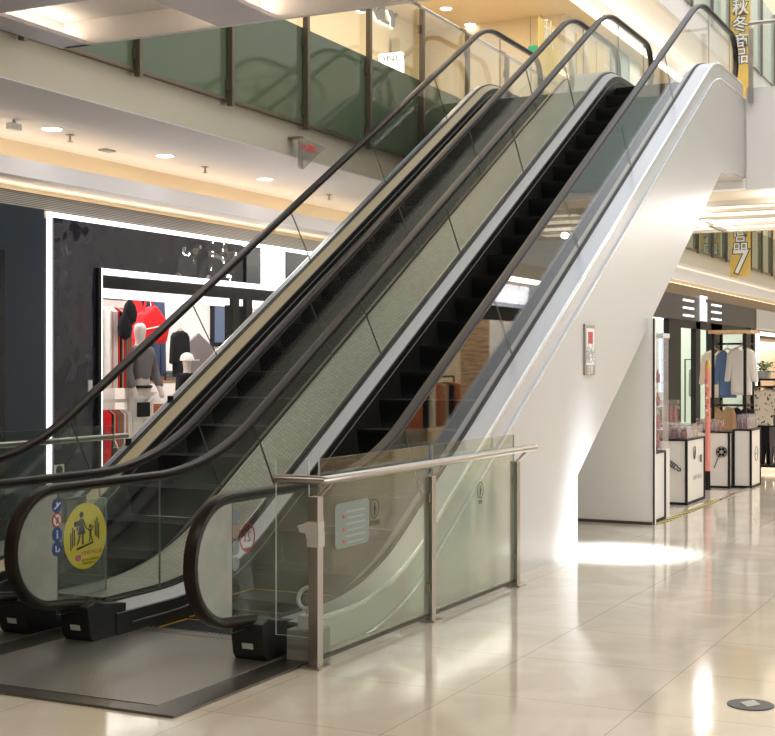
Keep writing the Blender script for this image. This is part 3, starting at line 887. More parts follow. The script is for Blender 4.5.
def skin(name, joints, edges, parent, m, sub=2):
    """continuous body from joints (pos, radius) with the Skin modifier, baked to a mesh"""
    org = Vector(parent['_org'])
    me = bpy.data.meshes.new(name); me.from_pydata([Vector(j[0]) - org for j in joints], edges, [])
    o = bpy.data.objects.new(name, me); COL.objects.link(o)
    md = o.modifiers.new('skin', 'SKIN'); md.use_smooth_shade = True
    for i, j in enumerate(joints):
        r = j[1] if isinstance(j[1], tuple) else (j[1], j[1])
        me.skin_vertices[0].data[i].radius = r
    me.skin_vertices[0].data[0].use_root = True
    o.modifiers.new('sub', 'SUBSURF').levels = sub
    dg = bpy.context.evaluated_depsgraph_get()
    m2 = bpy.data.meshes.new_from_object(o.evaluated_get(dg)); m2.name = name
    bpy.data.objects.remove(o); bpy.data.meshes.remove(me)
    m2.materials.clear(); m2.materials.append(m)
    m2.polygons.foreach_set('use_smooth', [True] * len(m2.polygons))
    r = bpy.data.objects.new(name, m2); COL.objects.link(r); r.parent = parent; r['_org'] = tuple(org)
    return r


MANQ = mat('mannequin_skin', (.62, .55, .50), .4)


def mannequin(x, y, z0, label, top_m, leg_m, cap_m=None, arm=0, s=1.0):
    root = thing('mannequin', (x, y, z0), label, 'mannequin')
    def J(dx, dy, dz, r): return ((x + dx * s, y + dy * s, z0 + dz * s), r * s if not isinstance(r, tuple) else tuple(q * s for q in r))
    js = [J(0, 0, .95, .12), J(0, 0, 1.12, .10), J(0, 0, 1.32, .125), J(0, 0, 1.46, .07), J(0, 0, 1.54, .05), J(0, 0, 1.66, .085), J(0, 0, 1.76, .07),
          J(.18, 0, 1.42, .055), J(.24, -.02, 1.16, .042), J(.22, -.14, .95, .032), J(.20, -.18, .86, .03),
          J(-.18, 0, 1.42, .055), J(-.25, -.02, 1.18, .042), J(-.24, -.10, .95, .032), J(-.23, -.13, .86, .03),
          J(.09, 0, .86, .09), J(.10, -.01, .48, .06), J(.10, .02, .10, .04), J(.10, -.09, .03, .035),
          J(-.09, 0, .86, .09), J(-.11, .01, .48, .06), J(-.12, .04, .10, .04), J(-.12, -.07, .03, .035)]
    ed = [(0, 1), (1, 2), (2, 3), (3, 4), (4, 5), (5, 6), (2, 7), (7, 8), (8, 9), (9, 10), (2, 11), (11, 12), (12, 13), (13, 14), (0, 15), (15, 16), (16, 17), (17, 18), (0, 19), (19, 20), (20, 21), (21, 22)]
    skin('body', js, ed, root, MANQ)
    jt = [J(0, 0, 1.02, (.155, .12)), J(0, 0, 1.18, (.14, .11)), J(0, 0, 1.34, (.16, .12)), J(0, 0, 1.46, (.09, .08)), J(.19, 0, 1.42, .075), J(.255, -.02, 1.17, .06), J(.235, -.13, .98, .05), J(-.19, 0, 1.42, .075), J(-.265, -.02, 1.19, .06), J(-.255, -.09, .98, .05)]
    skin('top', jt, [(0, 1), (1, 2), (2, 3), (2, 4), (4, 5), (5, 6), (2, 7), (7, 8), (8, 9)], root, top_m)
    jl = [J(0, 0, .98, (.15, .11)), J(.09, 0, .84, .115), J(.105, -.01, .48, .09), J(.11, .02, .08, .075), J(-.09, 0, .84, .115), J(-.115, .01, .48, .09), J(-.125, .04, .08, .075)]
    skin('trousers', jl, [(0, 1), (1, 2), (2, 3), (0, 4), (4, 5), (5, 6)], root, leg_m)
    MB().tube([(x + .158 * s * math.cos(a), y + .118 * s * math.sin(a), z0 + 1.0 * s) for a in [2 * PI * k / 20 for k in range(20)]], .018 * s, 6, closed=True).build('belt', BLKC, root)
    if cap_m:
        MB().lathe((x, y, z0 + 1.68 * s), [(.115 * s, 0), (.112 * s, .05 * s), (.085 * s, .10 * s), (.03 * s, .13 * s)], 18).build('cap', cap_m, root, smooth=True)
        MB().prism([(x - .09 * s, y - .08 * s), (x + .09 * s, y - .08 * s), (x + .07 * s, y - .20 * s), (x - .07 * s, y - .20 * s)], 'z', z0 + 1.68 * s, z0 + 1.70 * s).build('cap_brim', cap_m, root)
    return root


pf = MB().box(rb.x + .06, 14.6, 9.35, 10.6, 0, .40).build('display_platform', mat('platform_white', (.72, .70, .68), .4)); tag(pf, 'low white platform in the lit shop window', 'platform')
q = on_y(140, 400, 9.7); m1 = mannequin(q.x, 9.7, .40, 'mannequin in a dark grey top and white trousers in the shop window', GREYC, WHC)
MB().box(q.x - .24, q.x - .04, 9.52, 9.57, 1.05, 1.22).build('waist_bag', BLKC, m1, bevel=.01)
q = on_y(187, 400, 9.8); mannequin(q.x, 9.8, .40, 'mannequin in a black jacket and white cap in the shop window', BLKC, BLKC, WHC, s=.78)
q = on_y(198, 352, 10.6)
hb = MB().prism([(q.x - .36, q.z - .32), (q.x + .36, q.z - .32), (q.x + .36, q.z + .06), (q.x, q.z + .26), (q.x - .36, q.z + .06)], 'y', 10.58, 10.62).build('house_board', mat('grey_board', (.22, .19, .19), .5), bevel=.004)
tag(hb, 'grey house-shaped board standing behind the capped mannequin', 'display board')
tag(MB().box(q.x - .3, q.x + .3, 10.5, 10.75, 0, q.z - .32).build('display_plinth', INTW), 'white plinth under the grey house-shaped board in the shop', 'plinth')
q = on_y(180, 347, 10.3); garment('black_jacket', (q.x, 10.3, q.z + .32), .42, .62, BLKC, 'shirt', 'y', 'black jacket hanging beside the grey house board in the shop', 'garment')
sh = thing('wall_shelf', (on_y(160, 385, 11.4).x, 11.4, 0), 'white shelf unit with folded clothes at the back of the lit shop', 'shelf')
sx = sh.location.x
for z in (.45, .95, 1.42): MB().box(sx - .75, sx + .75, 11.15, 11.6, z - .02, z + .02).build('shelf_board', WOOD, sh)
for x in (-.75, .75): MB().box(sx + x - .02, sx + x + .02, 11.15, 11.6, 0, 1.44).build('side_panel', INTW, sh)
k = 0
names = ['black', 'rust', 'grey', 'dark blue', 'white']
for z, lev in ((1.44, 'top'), (.97, 'middle')):
    for i, m in enumerate((BLKC, ORC, GREYC, DJEAN, WHC)):
        fc = thing('folded_clothes', (sx - .58 + .29 * i, 11.35, z), '%s folded clothes pile on the %s shelf inside the lit shop' % (names[i], lev), 'folded clothes', 'folded clothes on the shop shelf')
        for j in range(3): MB().box(sx - .70 + .29 * i, sx - .46 + .29 * i, 11.2, 11.5, z + .045 * j, z + .043 + .045 * j).build('folded_piece', m, fc, bevel=.012)
q = on_y(225, 315, 11.85)
pic = thing('wall_picture', (q.x, 11.88, q.z - .4), 'dark framed blue poster on the shop back wall', 'poster')
MB().box(q.x - .35, q.x + .35, 11.86, 11.9, q.z - .5, q.z + .35).build('frame', BLACKM, pic)
MB().box(q.x - .29, q.x + .29, 11.85, 11.86, q.z - .44, q.z + .29).build('print', mat('blue_print', (.10, .14, .22), .4), pic)

# ---- ceiling fittings under the gallery
for i, (px, py) in enumerate(((52, 127.5), (165, 154.5), (265, 178))):
    q = on_z(px, py, 3.90)
    d = thing('ceiling_light', (q.x, q.y, 3.885), ['round downlight nearest the left edge of the gallery soffit', 'middle round downlight in the gallery soffit', 'round downlight in the gallery soffit below the red hanging notice'][i], 'ceiling light', 'downlights in the gallery soffit')
    MB().lathe((q.x, q.y, 3.885), [(.105, 0), (.105, .015)], 24).build('trim_ring', WHITE, d)
    MB().lathe((q.x, q.y, 3.880), [(.088, 0), (.088, .01)], 24).build('lamp', DOWN, d)
for i, (px, py) in enumerate(((70, 134), (205, 166), (329, 194))):
    q = on_z(px, py, 3.90)
    d = thing('sprinkler', (q.x, q.y, 3.82), ['sprinkler head right of the leftmost downlight', 'sprinkler head right of the middle downlight', 'sprinkler head seen through the far escalator glass'][i], 'sprinkler', 'sprinklers in the gallery soffit')
    MB().lathe((q.x, q.y, 3.885), [(.045, 0), (.03, .015)], 16).build('rose', STEEL, d)
    MB().cyl((q.x, q.y, 3.83), (q.x, q.y, 3.89), .012, 10).build('pipe', STEEL, d)
    MB().lathe((q.x, q.y, 3.82), [(.03, 0), (.03, .006)], 12).build('deflector', STEEL, d)
q = on_z(107, 149, 3.90); tag(MB().box(q.x - .08, q.x + .08, q.y - .05, q.y + .05, 3.875, 3.90).build('air_vent', GREYT), 'small grey rectangular fitting on the gallery soffit between two downlights', 'vent')
q = on_z(14, 119, 3.90)
d = thing('security_camera', (q.x, q.y, 3.80), 'small white security camera on the gallery soffit at the left edge', 'camera')
MB().box(q.x - .07, q.x + .07, q.y - .035, q.y + .035, 3.80, 3.86).build('camera_body', WPL, d, bevel=.008)
MB().cyl((q.x, q.y, 3.855), (q.x, q.y, 3.90), .015, 10).build('mount', GREYT, d)

# ---- acrylic warning guard hanging from the bulkhead
yk = 7.22
a = on_y(298, 136, yk); 
b = on_y(326, 143, yk); c3 = on_y(301, 169, yk)
ACR = glass('acrylic_guard', (.86, .85, .84), film=.10, film_col=(.66, .62, .60))
gd = thing('warning_guard', (a.x, yk, c3.z), 'clear triangular guard with red lettering hanging beside the far escalator', 'warning sign')
MB().prism([(a.x, a.z), (b.x, b.z - .05), (c3.x + .04, c3.z), (a.x, c3.z)], 'y', yk - .005, yk + .005, 0, 0).build('guard_sheet', ACR, gd)
MB().box(a.x, a.x + .06, yk - .03, yk - .006, c3.z, a.z).build('edge_tube', ACR, gd)
q = on_y(308.5, 148.3, yk - .006)
text_mb('小心碰头', .088, .001, facing((q.x, yk - .008, q.z), '-y'), bold=.002).build('red_lettering', mat('bright_red_print', (.75, .05, .06), .5), gd)
MB().box(a.x, a.x + .12, yk - .006, 7.35, a.z - .012, a.z).build('top_bracket', STEEL, gd)

# ---- balcony balustrade, left gallery
bal = thing('balcony_balustrade', (20, 7.30, 4.25), 'green backed glass balustrade with bronze posts along the left upper gallery', 'balustrade')
ybal = 7.30
CLEARB = glass('clear_balcony_glass', (.93, .95, .93))
x = 9.72 - 1.49 * 9
ux = []
while x < 47: ux.append(x); x += 1.49
for i, x in enumerate(ux):
    p = MB().box(x - .025, x + .025, ybal - .075, ybal - .015, 4.20, 6.20).build('post', BRONZE, bal)
    MB().tube([(x, ybal - .045, 6.19), (x, ybal - .01, 6.26), (x, ybal + .06, 6.30)], .022, 8).build('bent_arm', BRONZE, p)
    for z in (4.40, 5.15, 5.95):
        MB().box(x - .05, x + .05, ybal - .035, ybal - .008, z - .05, z + .05).build('glass_clip', BRONZE, p)
    if i < len(ux) - 1:
        MB().box(x + .008, ux[i + 1] - .008, ybal - .006, ybal + .006, 4.285, 5.305).build('green_panel', GREENG, bal)
        MB().box(x + .008, ux[i + 1] - .008, ybal - .006, ybal + .006, 5.305, 6.24).build('clear_panel', CLEARB, bal)
MB().box(FX0, 47, ybal - .02, ybal + .03, 4.25, 4.285).build('bottom_channel', BRONZE, bal)
MB().tube([(FX0, ybal + .08, 6.30), (47, ybal + .08, 6.30)], .03, 12).build('top_rail', STEEL, bal, smooth=True)

# ---- upper level shop front behind the gallery
YU = 12.0
CREAMW = mat('cream_shop_wall', (.80, .70, .52), .5)
struct(MB().box(FX0, 26, YU, YU + .2, H2, 8.75).build('wall_upper_left', CREAMW))
struct(MB().box(FX0, 48, 8.45, YU + .2, 8.75, 8.85).build('ceiling_upper', BEIGE))
struct(MB().box(FX0, 48, 7.48, 8.45, 9.21, 9.30).build('ceiling_upper_edge', SOFFIT))
struct(MB().box(FX0, 48, 7.35, 7.47, 9.20, 10.6).build('wall_upper_bulkhead', WHITE))
struct(MB().box(FX0, 48, 8.45, 8.53, 8.85, 9.20).build('trim_5', SOFFIT))
t = MB().box(FX0, 48, 8.36, 8.44, 8.77, 8.85).build('strip_light', WARMW2); tag(t, 'long warm light strip along the upper gallery ceiling edge', 'strip light')
q = on_y(396, 24, YU)
sg = thing('shop_sign', (q.x - .6, YU, q.z - .4), 'backlit capital letters on the cream upper shop wall', 'shop sign')
qz = on_y(376, 11.5, YU - .06)
wide = Matrix.Diagonal((1.5, 1, 1, 1))
text_mb('ONLY', .46, .03, facing((qz.x, YU - .08, qz.z), '-y') @ wide, bold=.004).build('letters', mat('grey_sign_face', (.22, .21, .20), .4), sg)
text_mb('ONLY', .46, .012, facing((qz.x + .015, YU - .03, qz.z - .015), '-y') @ wide, bold=.016).build('glow_backing', LEDSOFT, sg)
ql = on_x(378, 52, 19.7); qr = on_x(401, 51.5, 19.7)
lb = thing('light_box', (19.7, (ql.y + qr.y) / 2, H2), 'white glowing light box with ONLY lettering on the upper gallery', 'light box')
MB().box(19.7, 19.82, qr.y, ql.y, H2, qr.z).build('lit_face', LEDSOFT, lb)
text_mb('ONLY', .14, .003, facing((19.695, (ql.y * .38 + qr.y * .62), qr.z - .10), '-x') @ wide).build('lettering', GREYT, lb)
# shop opening on the upper wall
a = on_y(336, 30, YU); 
struct(MB().box(a.x, a.x + 3.4, YU - .03, YU, H2, 7.6).build('window_1', mat('warm_shop_window', (.85, .66, .42), .3, emit=(1.0, .72, .38), estr=.3)))
# jutting upper shop with yellow posters
struct(MB().box(26, 48, 8.85, 9.0, H2, 8.75).build('wall_upper_far', mat('pale_upper_wall', (.66, .60, .47), .4)))
struct(MB().box(26, 26.15, 9.0, YU, H2, 8.75).build('wall_upper_return', BEIGE))
POST = mat('yellow_poster', (.72, .55, .16), .5)
for i, (px, py, tx) in enumerate(((548, 62, '秋'), (586, 75, '秋冬商品'), (606, 70, '商品'))):
    a = on_y(px - 10, py, 8.84); b = on_y(px + 9, py, 8.84)
    zc = on_y(px, py, 8.84).z
    pz = thing('wall_poster', ((a.x + b.x) / 2, 8.83, zc - 1.0), ['pale yellow poster seen through the far escalator upper glass', 'tall yellow poster with column of characters on the upper gallery', 'yellow poster with two big characters on the upper gallery'][i], 'poster', 'yellow posters on the upper gallery')
    MB().box(a.x, b.x, 8.82, 8.84, zc - .85, zc + .75).build('print', POST, pz)
    for j, ch in enumerate(tx):
        text_mb(ch, min(.6, 1.4 / len(tx)), .002, facing(((a.x + b.x) / 2, 8.815, zc + .5 - j * 1.25 / max(1, len(tx) - .2)), '-y')).build('character', PAPERW, pz)
for i, (px0, px1, m, lab) in enumerate(((628, 638, mat('pale_blue_panel', (.55, .68, .75), .3), 'pale blue panel at the far end of the upper gallery'), (612, 626, mat('teal_picture', (.20, .36, .42), .4), 'teal picture at the far end of the upper gallery'))):
    a = on_y(px0, 70, 8.8); b = on_y(px1, 70, 8.8)
    tag(MB().box(a.x, b.x, 8.76, 8.84, H2, on_y(px0, 42, 8.8).z).build('wall_panel', m), lab, 'panel')
# shop window screens behind left newels
for i, (px0, px1, y0, y1, m, lab) in enumerate(((472, 492, 50, 92, mat('pale_window_display', (.60, .66, .64), .3), 'pale lit window on the upper gallery behind the far escalator newel'), (520, 545, 60, 100, mat('rosy_display', (.45, .26, .22), .4), 'rosy display panel beside the far escalator top'), (398, 425, 38, 92, mat('grey_arch', (.42, .38, .26), .5), 'grey arched panel on the upper gallery wall'))):
    a = on_y(px0, 70, 11.8); b = on_y(px1, 70, 11.8)
    tag(MB().box(a.x, b.x, 11.75, 11.95, H2, on_y(px0, y0, 11.8).z).build('wall_display', m), lab, 'panel')
q = on_x(536, 48.5, 25.9)
ex = thing('exit_sign', (25.9, q.y, q.z - .1), 'small green exit sign hanging from the upper gallery ceiling', 'exit sign')
MB().box(25.88, 25.92, q.y - .16, q.y + .16, q.z - .06, q.z + .06).build('sign_face', mat('green_exit', (.0, .08, .03), .5, emit=(.0, .6, .22), estr=.55), ex)
MB().cyl((25.9, q.y - .12, q.z + .09), (25.9, q.y - .12, 8.75), .008, 8).build('rod', STEEL, ex)
MB().cyl((25.9, q.y + .12, q.z + .09), (25.9, q.y + .12, 8.75), .008, 8).build('rod', STEEL, ex)
for i, (px, py) in enumerate(((446, 8), (470, 24), (597, 41))):
    q = on_z(px, py, 8.75)
    if q.y < 8.5: q.y = 8.9
    d = thing('ceiling_light', (q.x, q.y, 8.735), ['round downlight in the beige upper ceiling at the left', 'round downlight in the beige upper ceiling near the sign wall', 'round downlight in the upper ceiling near the yellow posters'][i], 'ceiling light', 'downlights in the upper ceiling')
    MB().lathe((q.x, q.y, 8.735), [(.13, 0), (.13, .015)], 20).build('trim_ring', WHITE, d)
    MB().lathe((q.x, q.y, 8.73), [(.11, 0), (.11, .01)], 20).build('lamp', DOWN, d)
# third level balustrade
b3 = thing('balcony_balustrade', (20, 7.30, 10.2), 'pale glass balustrade of the third level high above the escalators', 'balustrade')
for x0 in range(8, 46, 2):
    MB().box(x0 + .01, x0 + 1.99, 7.29, 7.31, 9.75, 11.8).build('glass_panel', TEALG, b3)
    MB().box(x0 - .03, x0 + .03, 7.22, 7.28, 9.65, 11.8).build('post', BRONZE, b3)

# ---- bridge at the top of the escalators
mb = MB()
mb.box(18.60, 24.0, 7.17, 7.35, 4.06, H2 - .01)
mb.box(18.62, 24.0, FY0, 7.17, 5.0, H2 - .01)
mb.box(18.62, 18.80, 3.76, 7.17, 4.21, 5.0)
mb.box(23.86, 24.0, FY0, 7.17, 4.06, 5.0)
struct(mb.build('floor_bridge', WHITE))
struct(MB().box(18.605, 18.80, 3.76, 7.17, 4.06, 4.20).build('ceiling_bridge_front', SOFFIT))
struct(MB().box(18.60, 18.80, FY0, 3.755, 4.04, H2 + .13).build('wall_bridge', WHITE))
struct(MB().box(18.80, 23.86, FY0, 7.17, 4.06, 4.12).build('ceiling_bridge', mat('bridge_soffit', (.72, .64, .52), .5)))
lp = thing('luminous_ceiling', (22, 2.3, 4.0), 'luminous panelled ceiling glowing warm under the bridge', 'ceiling light')
xr = [19.95, 20.75, 21.8, 22.85, 23.85]; yr_ = [-2.4, -.5, 1.4, 3.3, 5.2, 7.1]
for i in range(4):
    for j in range(5):
        y1 = yr_[j + 1]
        MB().box(xr[i] + .07, xr[i + 1] - .07, yr_[j] + .05, y1 - .05, 4.035, 4.055).build('light_panel', LUMI, lp)
BAR = mat('ceiling_bar', (.40, .36, .30), .4, .3)
for x in xr: MB().box(x - .06, x + .06, FY0, 7.15, 3.99, 4.06).build('bar', BAR, lp)
for y in yr_[:-1]: MB().box(19.95, 23.85, y - .04, y + .04, 3.99, 4.06).build('bar', BAR, lp)
# bridge balustrade (teal glass over the slab edge, clear above)
bb = thing('bridge_balustrade', (18.58, 0, 4.1), 'teal glass balustrade along the front of the bridge', 'balustrade')
yy = [3.68, 3.1, 1.4, -.3, -2.0]
for i, y in enumerate(yy):
    MB().box(18.50, 18.56, y - .03, y + .03, 5.20 if i == 0 else 4.10, 6.20).build('post', BRONZE if i else STEEL, bb)
    if i < 4:
        MB().box(18.565, 18.577, yy[i + 1] + .01, y - .01, H2 + .13, 6.24).build('clear_panel', CLEARB, bb)
        if i: MB().box(18.565, 18.59, yy[i + 1] + .01, y - .01, 4.14, H2 + .13).build('teal_panel', TEALG, bb)
MB().tube([(18.60, 3.72, 6.29), (18.60, -2.4, 6.29)], .028, 12).build('top_rail', STEEL, bb, smooth=True)

# far edge balustrade of the bridge
bf = thing('bridge_balustrade', (24, 2, H2), 'clear glass balustrade along the far side of the bridge', 'balustrade')
for i in range(5):
    y = -2.2 + 1.95 * i
    MB().box(23.92, 23.97, y - .025, y + .025, H2 - .01, H2 + .95).build('post', BRONZE, bf)
    if i < 4: MB().box(23.94, 23.952, y + .03, y + 1.92, H2 + .02, H2 + 1.0).build('clear_panel', CLEARB, bf)
MB().tube([(23.945, -2.3, H2 + 1.02), (23.945, 5.7, H2 + 1.02)], .025, 10).build('top_rail', STEEL, bf, smooth=True)

# ---- bridge over the camera (top left corner of the picture)
BX, BYL = 8.05, 6.72
ZB = 4.04
nb = MB()
nb.box(-3.5, BX, FY0, BYL, 4.45, H2)
nb.box(-3.5, BX, BYL - .05, BYL, ZB, 4.45); nb.box(-3.5, BX, BYL - .26, BYL - .05, ZB, ZB + .03)
for y in (5.05, 3.1, 1.2):
    nb.box(-3.5, BX - .04, y - .24, y + .24, ZB, ZB + .03); nb.box(-3.5, BX - .04, y - .10, y + .10, ZB + .03, 4.45)
nb.box(6.55, 7.05, FY0, BYL - .05, ZB, ZB + .03); nb.box(6.65, 6.92, FY0, BYL - .05, ZB + .03, 4.45)
nb.box(-3.5, 4.2, FY0, BYL - .05, ZB, 4.42)
struct(nb.build('ceiling_near_bridge', LAV))
struct(MB().box(BX - .04, BX, FY0, BYL - .05, ZB, 4.45).build('trim_near_bridge', TRAY))
cells = [(5.15, 6.67), (3.2, 4.95), (1.3, 3.0), (-2.3, 1.1)]
for i, (a, b) in enumerate(cells):
    lab = ['recessed white ceiling tray nearest the left balcony in the near bridge', 'recessed ceiling tray second from the left balcony in the near bridge', 'third recessed ceiling tray of the near bridge', 'recessed ceiling tray of the near bridge furthest from the balcony'][i]
    tr = thing('ceiling_tray', (7.4, (a + b) / 2, 4.1), lab, 'ceiling light', 'trays in the near bridge ceiling')
    MB().box(6.93, BX - .045, a + .005, b - .005, 4.22, 4.26).build('tray_panel', TRAY, tr)
    for y in (a + .04, b - .07): MB().box(7.06, BX - .06, y, y + .03, ZB + .031, ZB + .045).build('cove_light', TRAYL, tr)

# ---- right row of shops beyond the bridge (left facade continued)
YG = 7.45
struct(MB().box(24.5, 48, 7.352, 12, 3.892, 3.98).build('ceiling_far', SOFFIT))
struct(MB().box(24.5, 48, 7.52, 7.60, 3.57, 3.84).build('trim_7', SOFFIT))
t = MB().box(24.5, 48, 7.62, 7.68, 3.80, 3.84).build('cove_light', FARCOVE); tag(t, 'warm cove light above the fascia of the far right shops', 'cove light')
struct(MB().box(24.5, 48, 7.72, 7.80, 3.45, 3.90).build('wall_cove_far', BEIGE))
t = MB().box(24.5, 48, 7.60, 7.64, 3.46, 3.50).build('cove_light', FARCOVE); tag(t, 'lower warm light line over the bronze band of the far right shops', 'cove light')
struct(MB().box(24.5, 48, YG, YG + .1, 3.22, 3.45).build('trim_8', BROWNB))
sf = thing('storefront', (31, YG, 0), 'charcoal shop front with white lit sign beyond the bridge', 'shop front')
xe = on_y(754, 308, YG).x
MB().box(24.5, xe, YG - .02, YG + .1, 2.67, 3.22).build('fascia', DARKGREY, sf)
for px0, px1 in ((669, 681), (696, 700.5), (711, 722), (747, 752)):
    a = on_y(px0, 350, YG); b = on_y(px1, 350, YG)
    MB().box(a.x, b.x, YG, YG + .12, 0, 2.67).build('door_post', BLACKM, sf)
a = on_y(681, 330, YG); b = on_y(750, 330, YG)
MB().box(a.x, b.x, YG, YG + .1, 2.50, 2.67).build('header', BLACKM, sf)
MB().box(24.5, xe, YG + .14, YG + .4, 2.66, 2.72).build('header_light', LEDSOFT, sf)
zs = on_y(700, 311, YG).z
for i in range(3):
    for px0, px1 in ((682, 692), (710.5, 719.5)):
        a = on_y(px0, 300, YG); b = on_y(px1, 300, YG)
        zz = zs + .19 - .17 * i
        MB().box(a.x, b.x, YG - .05, YG - .02, zz - .022, zz + .022).build('sign_bar', SIGNW, sf)
xa = on_y(701, 311, YG).x
text_mb('陌', .66, .02, facing((xa, YG - .06, zs + .02), '-y'), bold=.004).build('sign_character', SIGNW, sf)
# interior
struct(MB().box(24.5, 48, 11.8, 12.0, 0, 3.9).build('wall_far_back', mat('pale_green_wall', (.62, .68, .60), .6)))
struct(MB().box(24.5, 24.62, 7.6, 11.8, 0, 3.9).build('wall_far_side', INTW))
struct(MB().box(xe - .05, xe + .25, YG + .13, 11.8, 0, 3.2).build('wall_far_divider', mat('pale_green_wall')))
struct(MB().box(xe - .05, xe + .25, YG, YG + .12, 0, 3.2).build('trim_divider', BLACKM))
q0 = on_y(686, 347, 10.6); q1 = on_y(706, 347, 10.6)
tv = thing('television', ((q0.x + q1.x) / 2, 10.6, q0.z - .4), 'wall screen with blue picture inside the charcoal shop', 'screen')
MB().box(q0.x, q1.x, 10.57, 10.62, q0.z - .42, q0.z + .42).build('bezel', BLACKM, tv)
MB().box(q0.x + .05, q1.x - .05, 10.56, 10.57, q0.z - .37, q0.z + .37).build('screen', vary_color(mat('screen_picture', (.1, .2, .35), .3, emit=(.10, .22, .40), estr=.35), (.02, .05, .12), (.35, .5, .6), 2.5), tv)
MB().box((q0.x + q1.x) / 2 - .05, (q0.x + q1.x) / 2 + .05, 10.62, 11.79, q0.z - .05, q0.z + .05).build('wall_arm', BLACKM, tv)
q = on_y(692, 400, 9.2)
garment('green_coat', (q.x, 9.2, 1.75), .5, 1.2, cloth('sage_cloth', (.20, .24, .19)), 'shirt', 'y', 'long sage coat hanging inside the charcoal shop door', 'garment')
tag(MB().tube([(q.x - .8, 9.2, 0), (q.x - .8, 9.2, 1.82), (q.x + .8, 9.2, 1.82), (q.x + .8, 9.2, 0)], .02, 8).build('clothes_rail', BLACKM), 'black hoop rail holding the sage coat in the charcoal shop', 'clothes rail')
q = on_y(664, 350, 8.6)
tag(MB().box(q.x - .35, q.x + .35, 8.58, 8.64, 1.0, 2.5).build('lit_screen', emis('blue_screen', (.55, .75, 1.0), .9)), 'tall pale blue lit panel at the left end of the charcoal shop', 'screen')
# neighbour shop
s2 = thing('storefront', (42, YG, 0), 'pale shop front with white lit frame at the right edge of the photo', 'shop front')
MB().box(xe + .3, 47.9, YG - .02, YG + .1, 2.67, 3.22).build('fascia', mat('pale_fascia', (.50, .49, .48), .4), s2)
MB().box(xe + .3, 47.9, YG - .05, YG + .02, 2.50, 2.60).build('light_strip', LED, s2)
MB().box(xe + .3, xe + .5, YG - .05, YG + .02, 0, 2.6).build('light_strip', LED, s2)
MB().box(xe + .5, 47.9, 8.3, 8.4, 0, 2.5).build('panelling', mat('peach_panelling', (.70, .52, .38), .5), s2)

# ---- kiosk : hazard strip, cabinets, cosmetics
hz = MB()
HAZ_Y = mat('hazard_yellow', (.62, .50, .10), .6); HAZ_K = mat('hazard_black', (.06, .06, .055), .6)
x = 13.84; k = 0
while x < 16.6:
    hz.add([(x, 3.66, .001), (x + .07, 3.66, .001), (x + .11, 3.74, .001), (x + .04, 3.74, .001), (x, 3.66, .005), (x + .07, 3.66, .005), (x + .11, 3.74, .005), (x + .04, 3.74, .005)],
           [(0, 1, 2, 3), (7, 6, 5, 4), (0, 1, 5, 4), (1, 2, 6, 5), (2, 3, 7, 6), (3, 0, 4, 7)], k % 2)
    x += .07; k += 1
tag(hz.build('hazard_tape', [HAZ_Y, HAZ_K]), 'yellow and black hazard tape on the floor along the white kiosk cabinets', 'floor tape')
struct(MB().box(16.7, 19.0, 3.66, 3.70, 0, .012).build('trim_9', STEEL))
CABW = mat('cabinet_white', (.78, .755, .72), .35)


def cabinet(x0, x1, y0, y1, h, label, logos=()):
    c = thing('display_cabinet', ((x0 + x1) / 2, (y0 + y1) / 2, 0), label, 'cabinet', 'white kiosk cabinets with black outlines')
    MB().box(x0, x1, y0, y1, .02, h - .02).build('body', CABW, c)
    MB().box(x0 - .012, x1 + .012, y0 - .012, y1 + .012, h - .02, h).build('top', BLACKM, c)
    mb = MB(); e = .014
    for x in (x0, x1):
        for y in (y0, y1): mb.box(x - e, x + e, y - e, y + e, 0, h - .02)
    mb.box(x0, x1, y0 - e, y0, .0, .03); mb.box(x0 - e, x0, y0, y1, 0, .03)
    mb.build('edge_outline', BLACKM, c)
    return c


def logo_tube(c, pts, r=.006):
    MB().tube(pts, r, 6).build('printed_drawing', BLACKM, c)


c0 = cabinet(13.86, 14.33, 3.76, 4.18, .74, 'narrow white cabinet next to the partition wall under the escalator')
mb = MB(); disc(mb, (14.1, 3.80, .75), .05, 'y', .01, 20)
MB().tube([(14.04 + .09 * (1 + math.cos(a)) * .5, 3.80, .745 + .06 * math.sin(a)) for a in [PI * k / 8 for k in range(9)]], .014, 8).build('handle', BLACKM, c0)
c1 = cabinet(15.86, 16.74, 3.90, 4.85, .775, 'white cabinet with black outline and printed bottle, stacked with clear boxes')
cc = Vector((15.845, 4.03, .45))
def bottle(c, o, s, ax):
    def q(u, v): return (o.x, o.y - u * s, o.z + v * s) if ax == 'x' else (o.x + u * s, o.y, o.z + v * s)
    ca, sa = math.cos(-.6), math.sin(-.6)
    def R(u, v): return q(u * ca - v * sa, u * sa + v * ca)
    logo_tube(c, [R(-.5, -.2), R(.1, -.2), R(.25, -.1), R(.5, -.16), R(.62, 0), R(.5, .16), R(.25, .1), R(.1, .2), R(-.5, .2), R(-.5, -.2)])
    logo_tube(c, [R(-.3, -.2), R(-.3, .2)]); logo_tube(c, [R(-.1, -.2), R(-.1, .2)]); logo_tube(c, [R(-.5, .1), R(-.7, .25), R(-.75, .05)])
bottle(c1, cc, .125, 'x')
logo_tube(c1, [(16.2 + .05 * math.cos(a), 3.885, .60 + .075 * math.sin(a)) for a in [2 * PI * k / 12 for k in range(13)]], .004)
logo_tube(c1, [(16.18, 3.885, .52), (16.24, 3.885, .68)], .004)
MB().box(16.50, 16.54, 3.878, 3.886, .47, .56).build('printed_drawing', BLACKM, c1)
text_mb('CAPE  MUSA', .075, .0008, facing((16.35, 3.8855, .30), '-y')).build('printed_word', GREYT, c1)
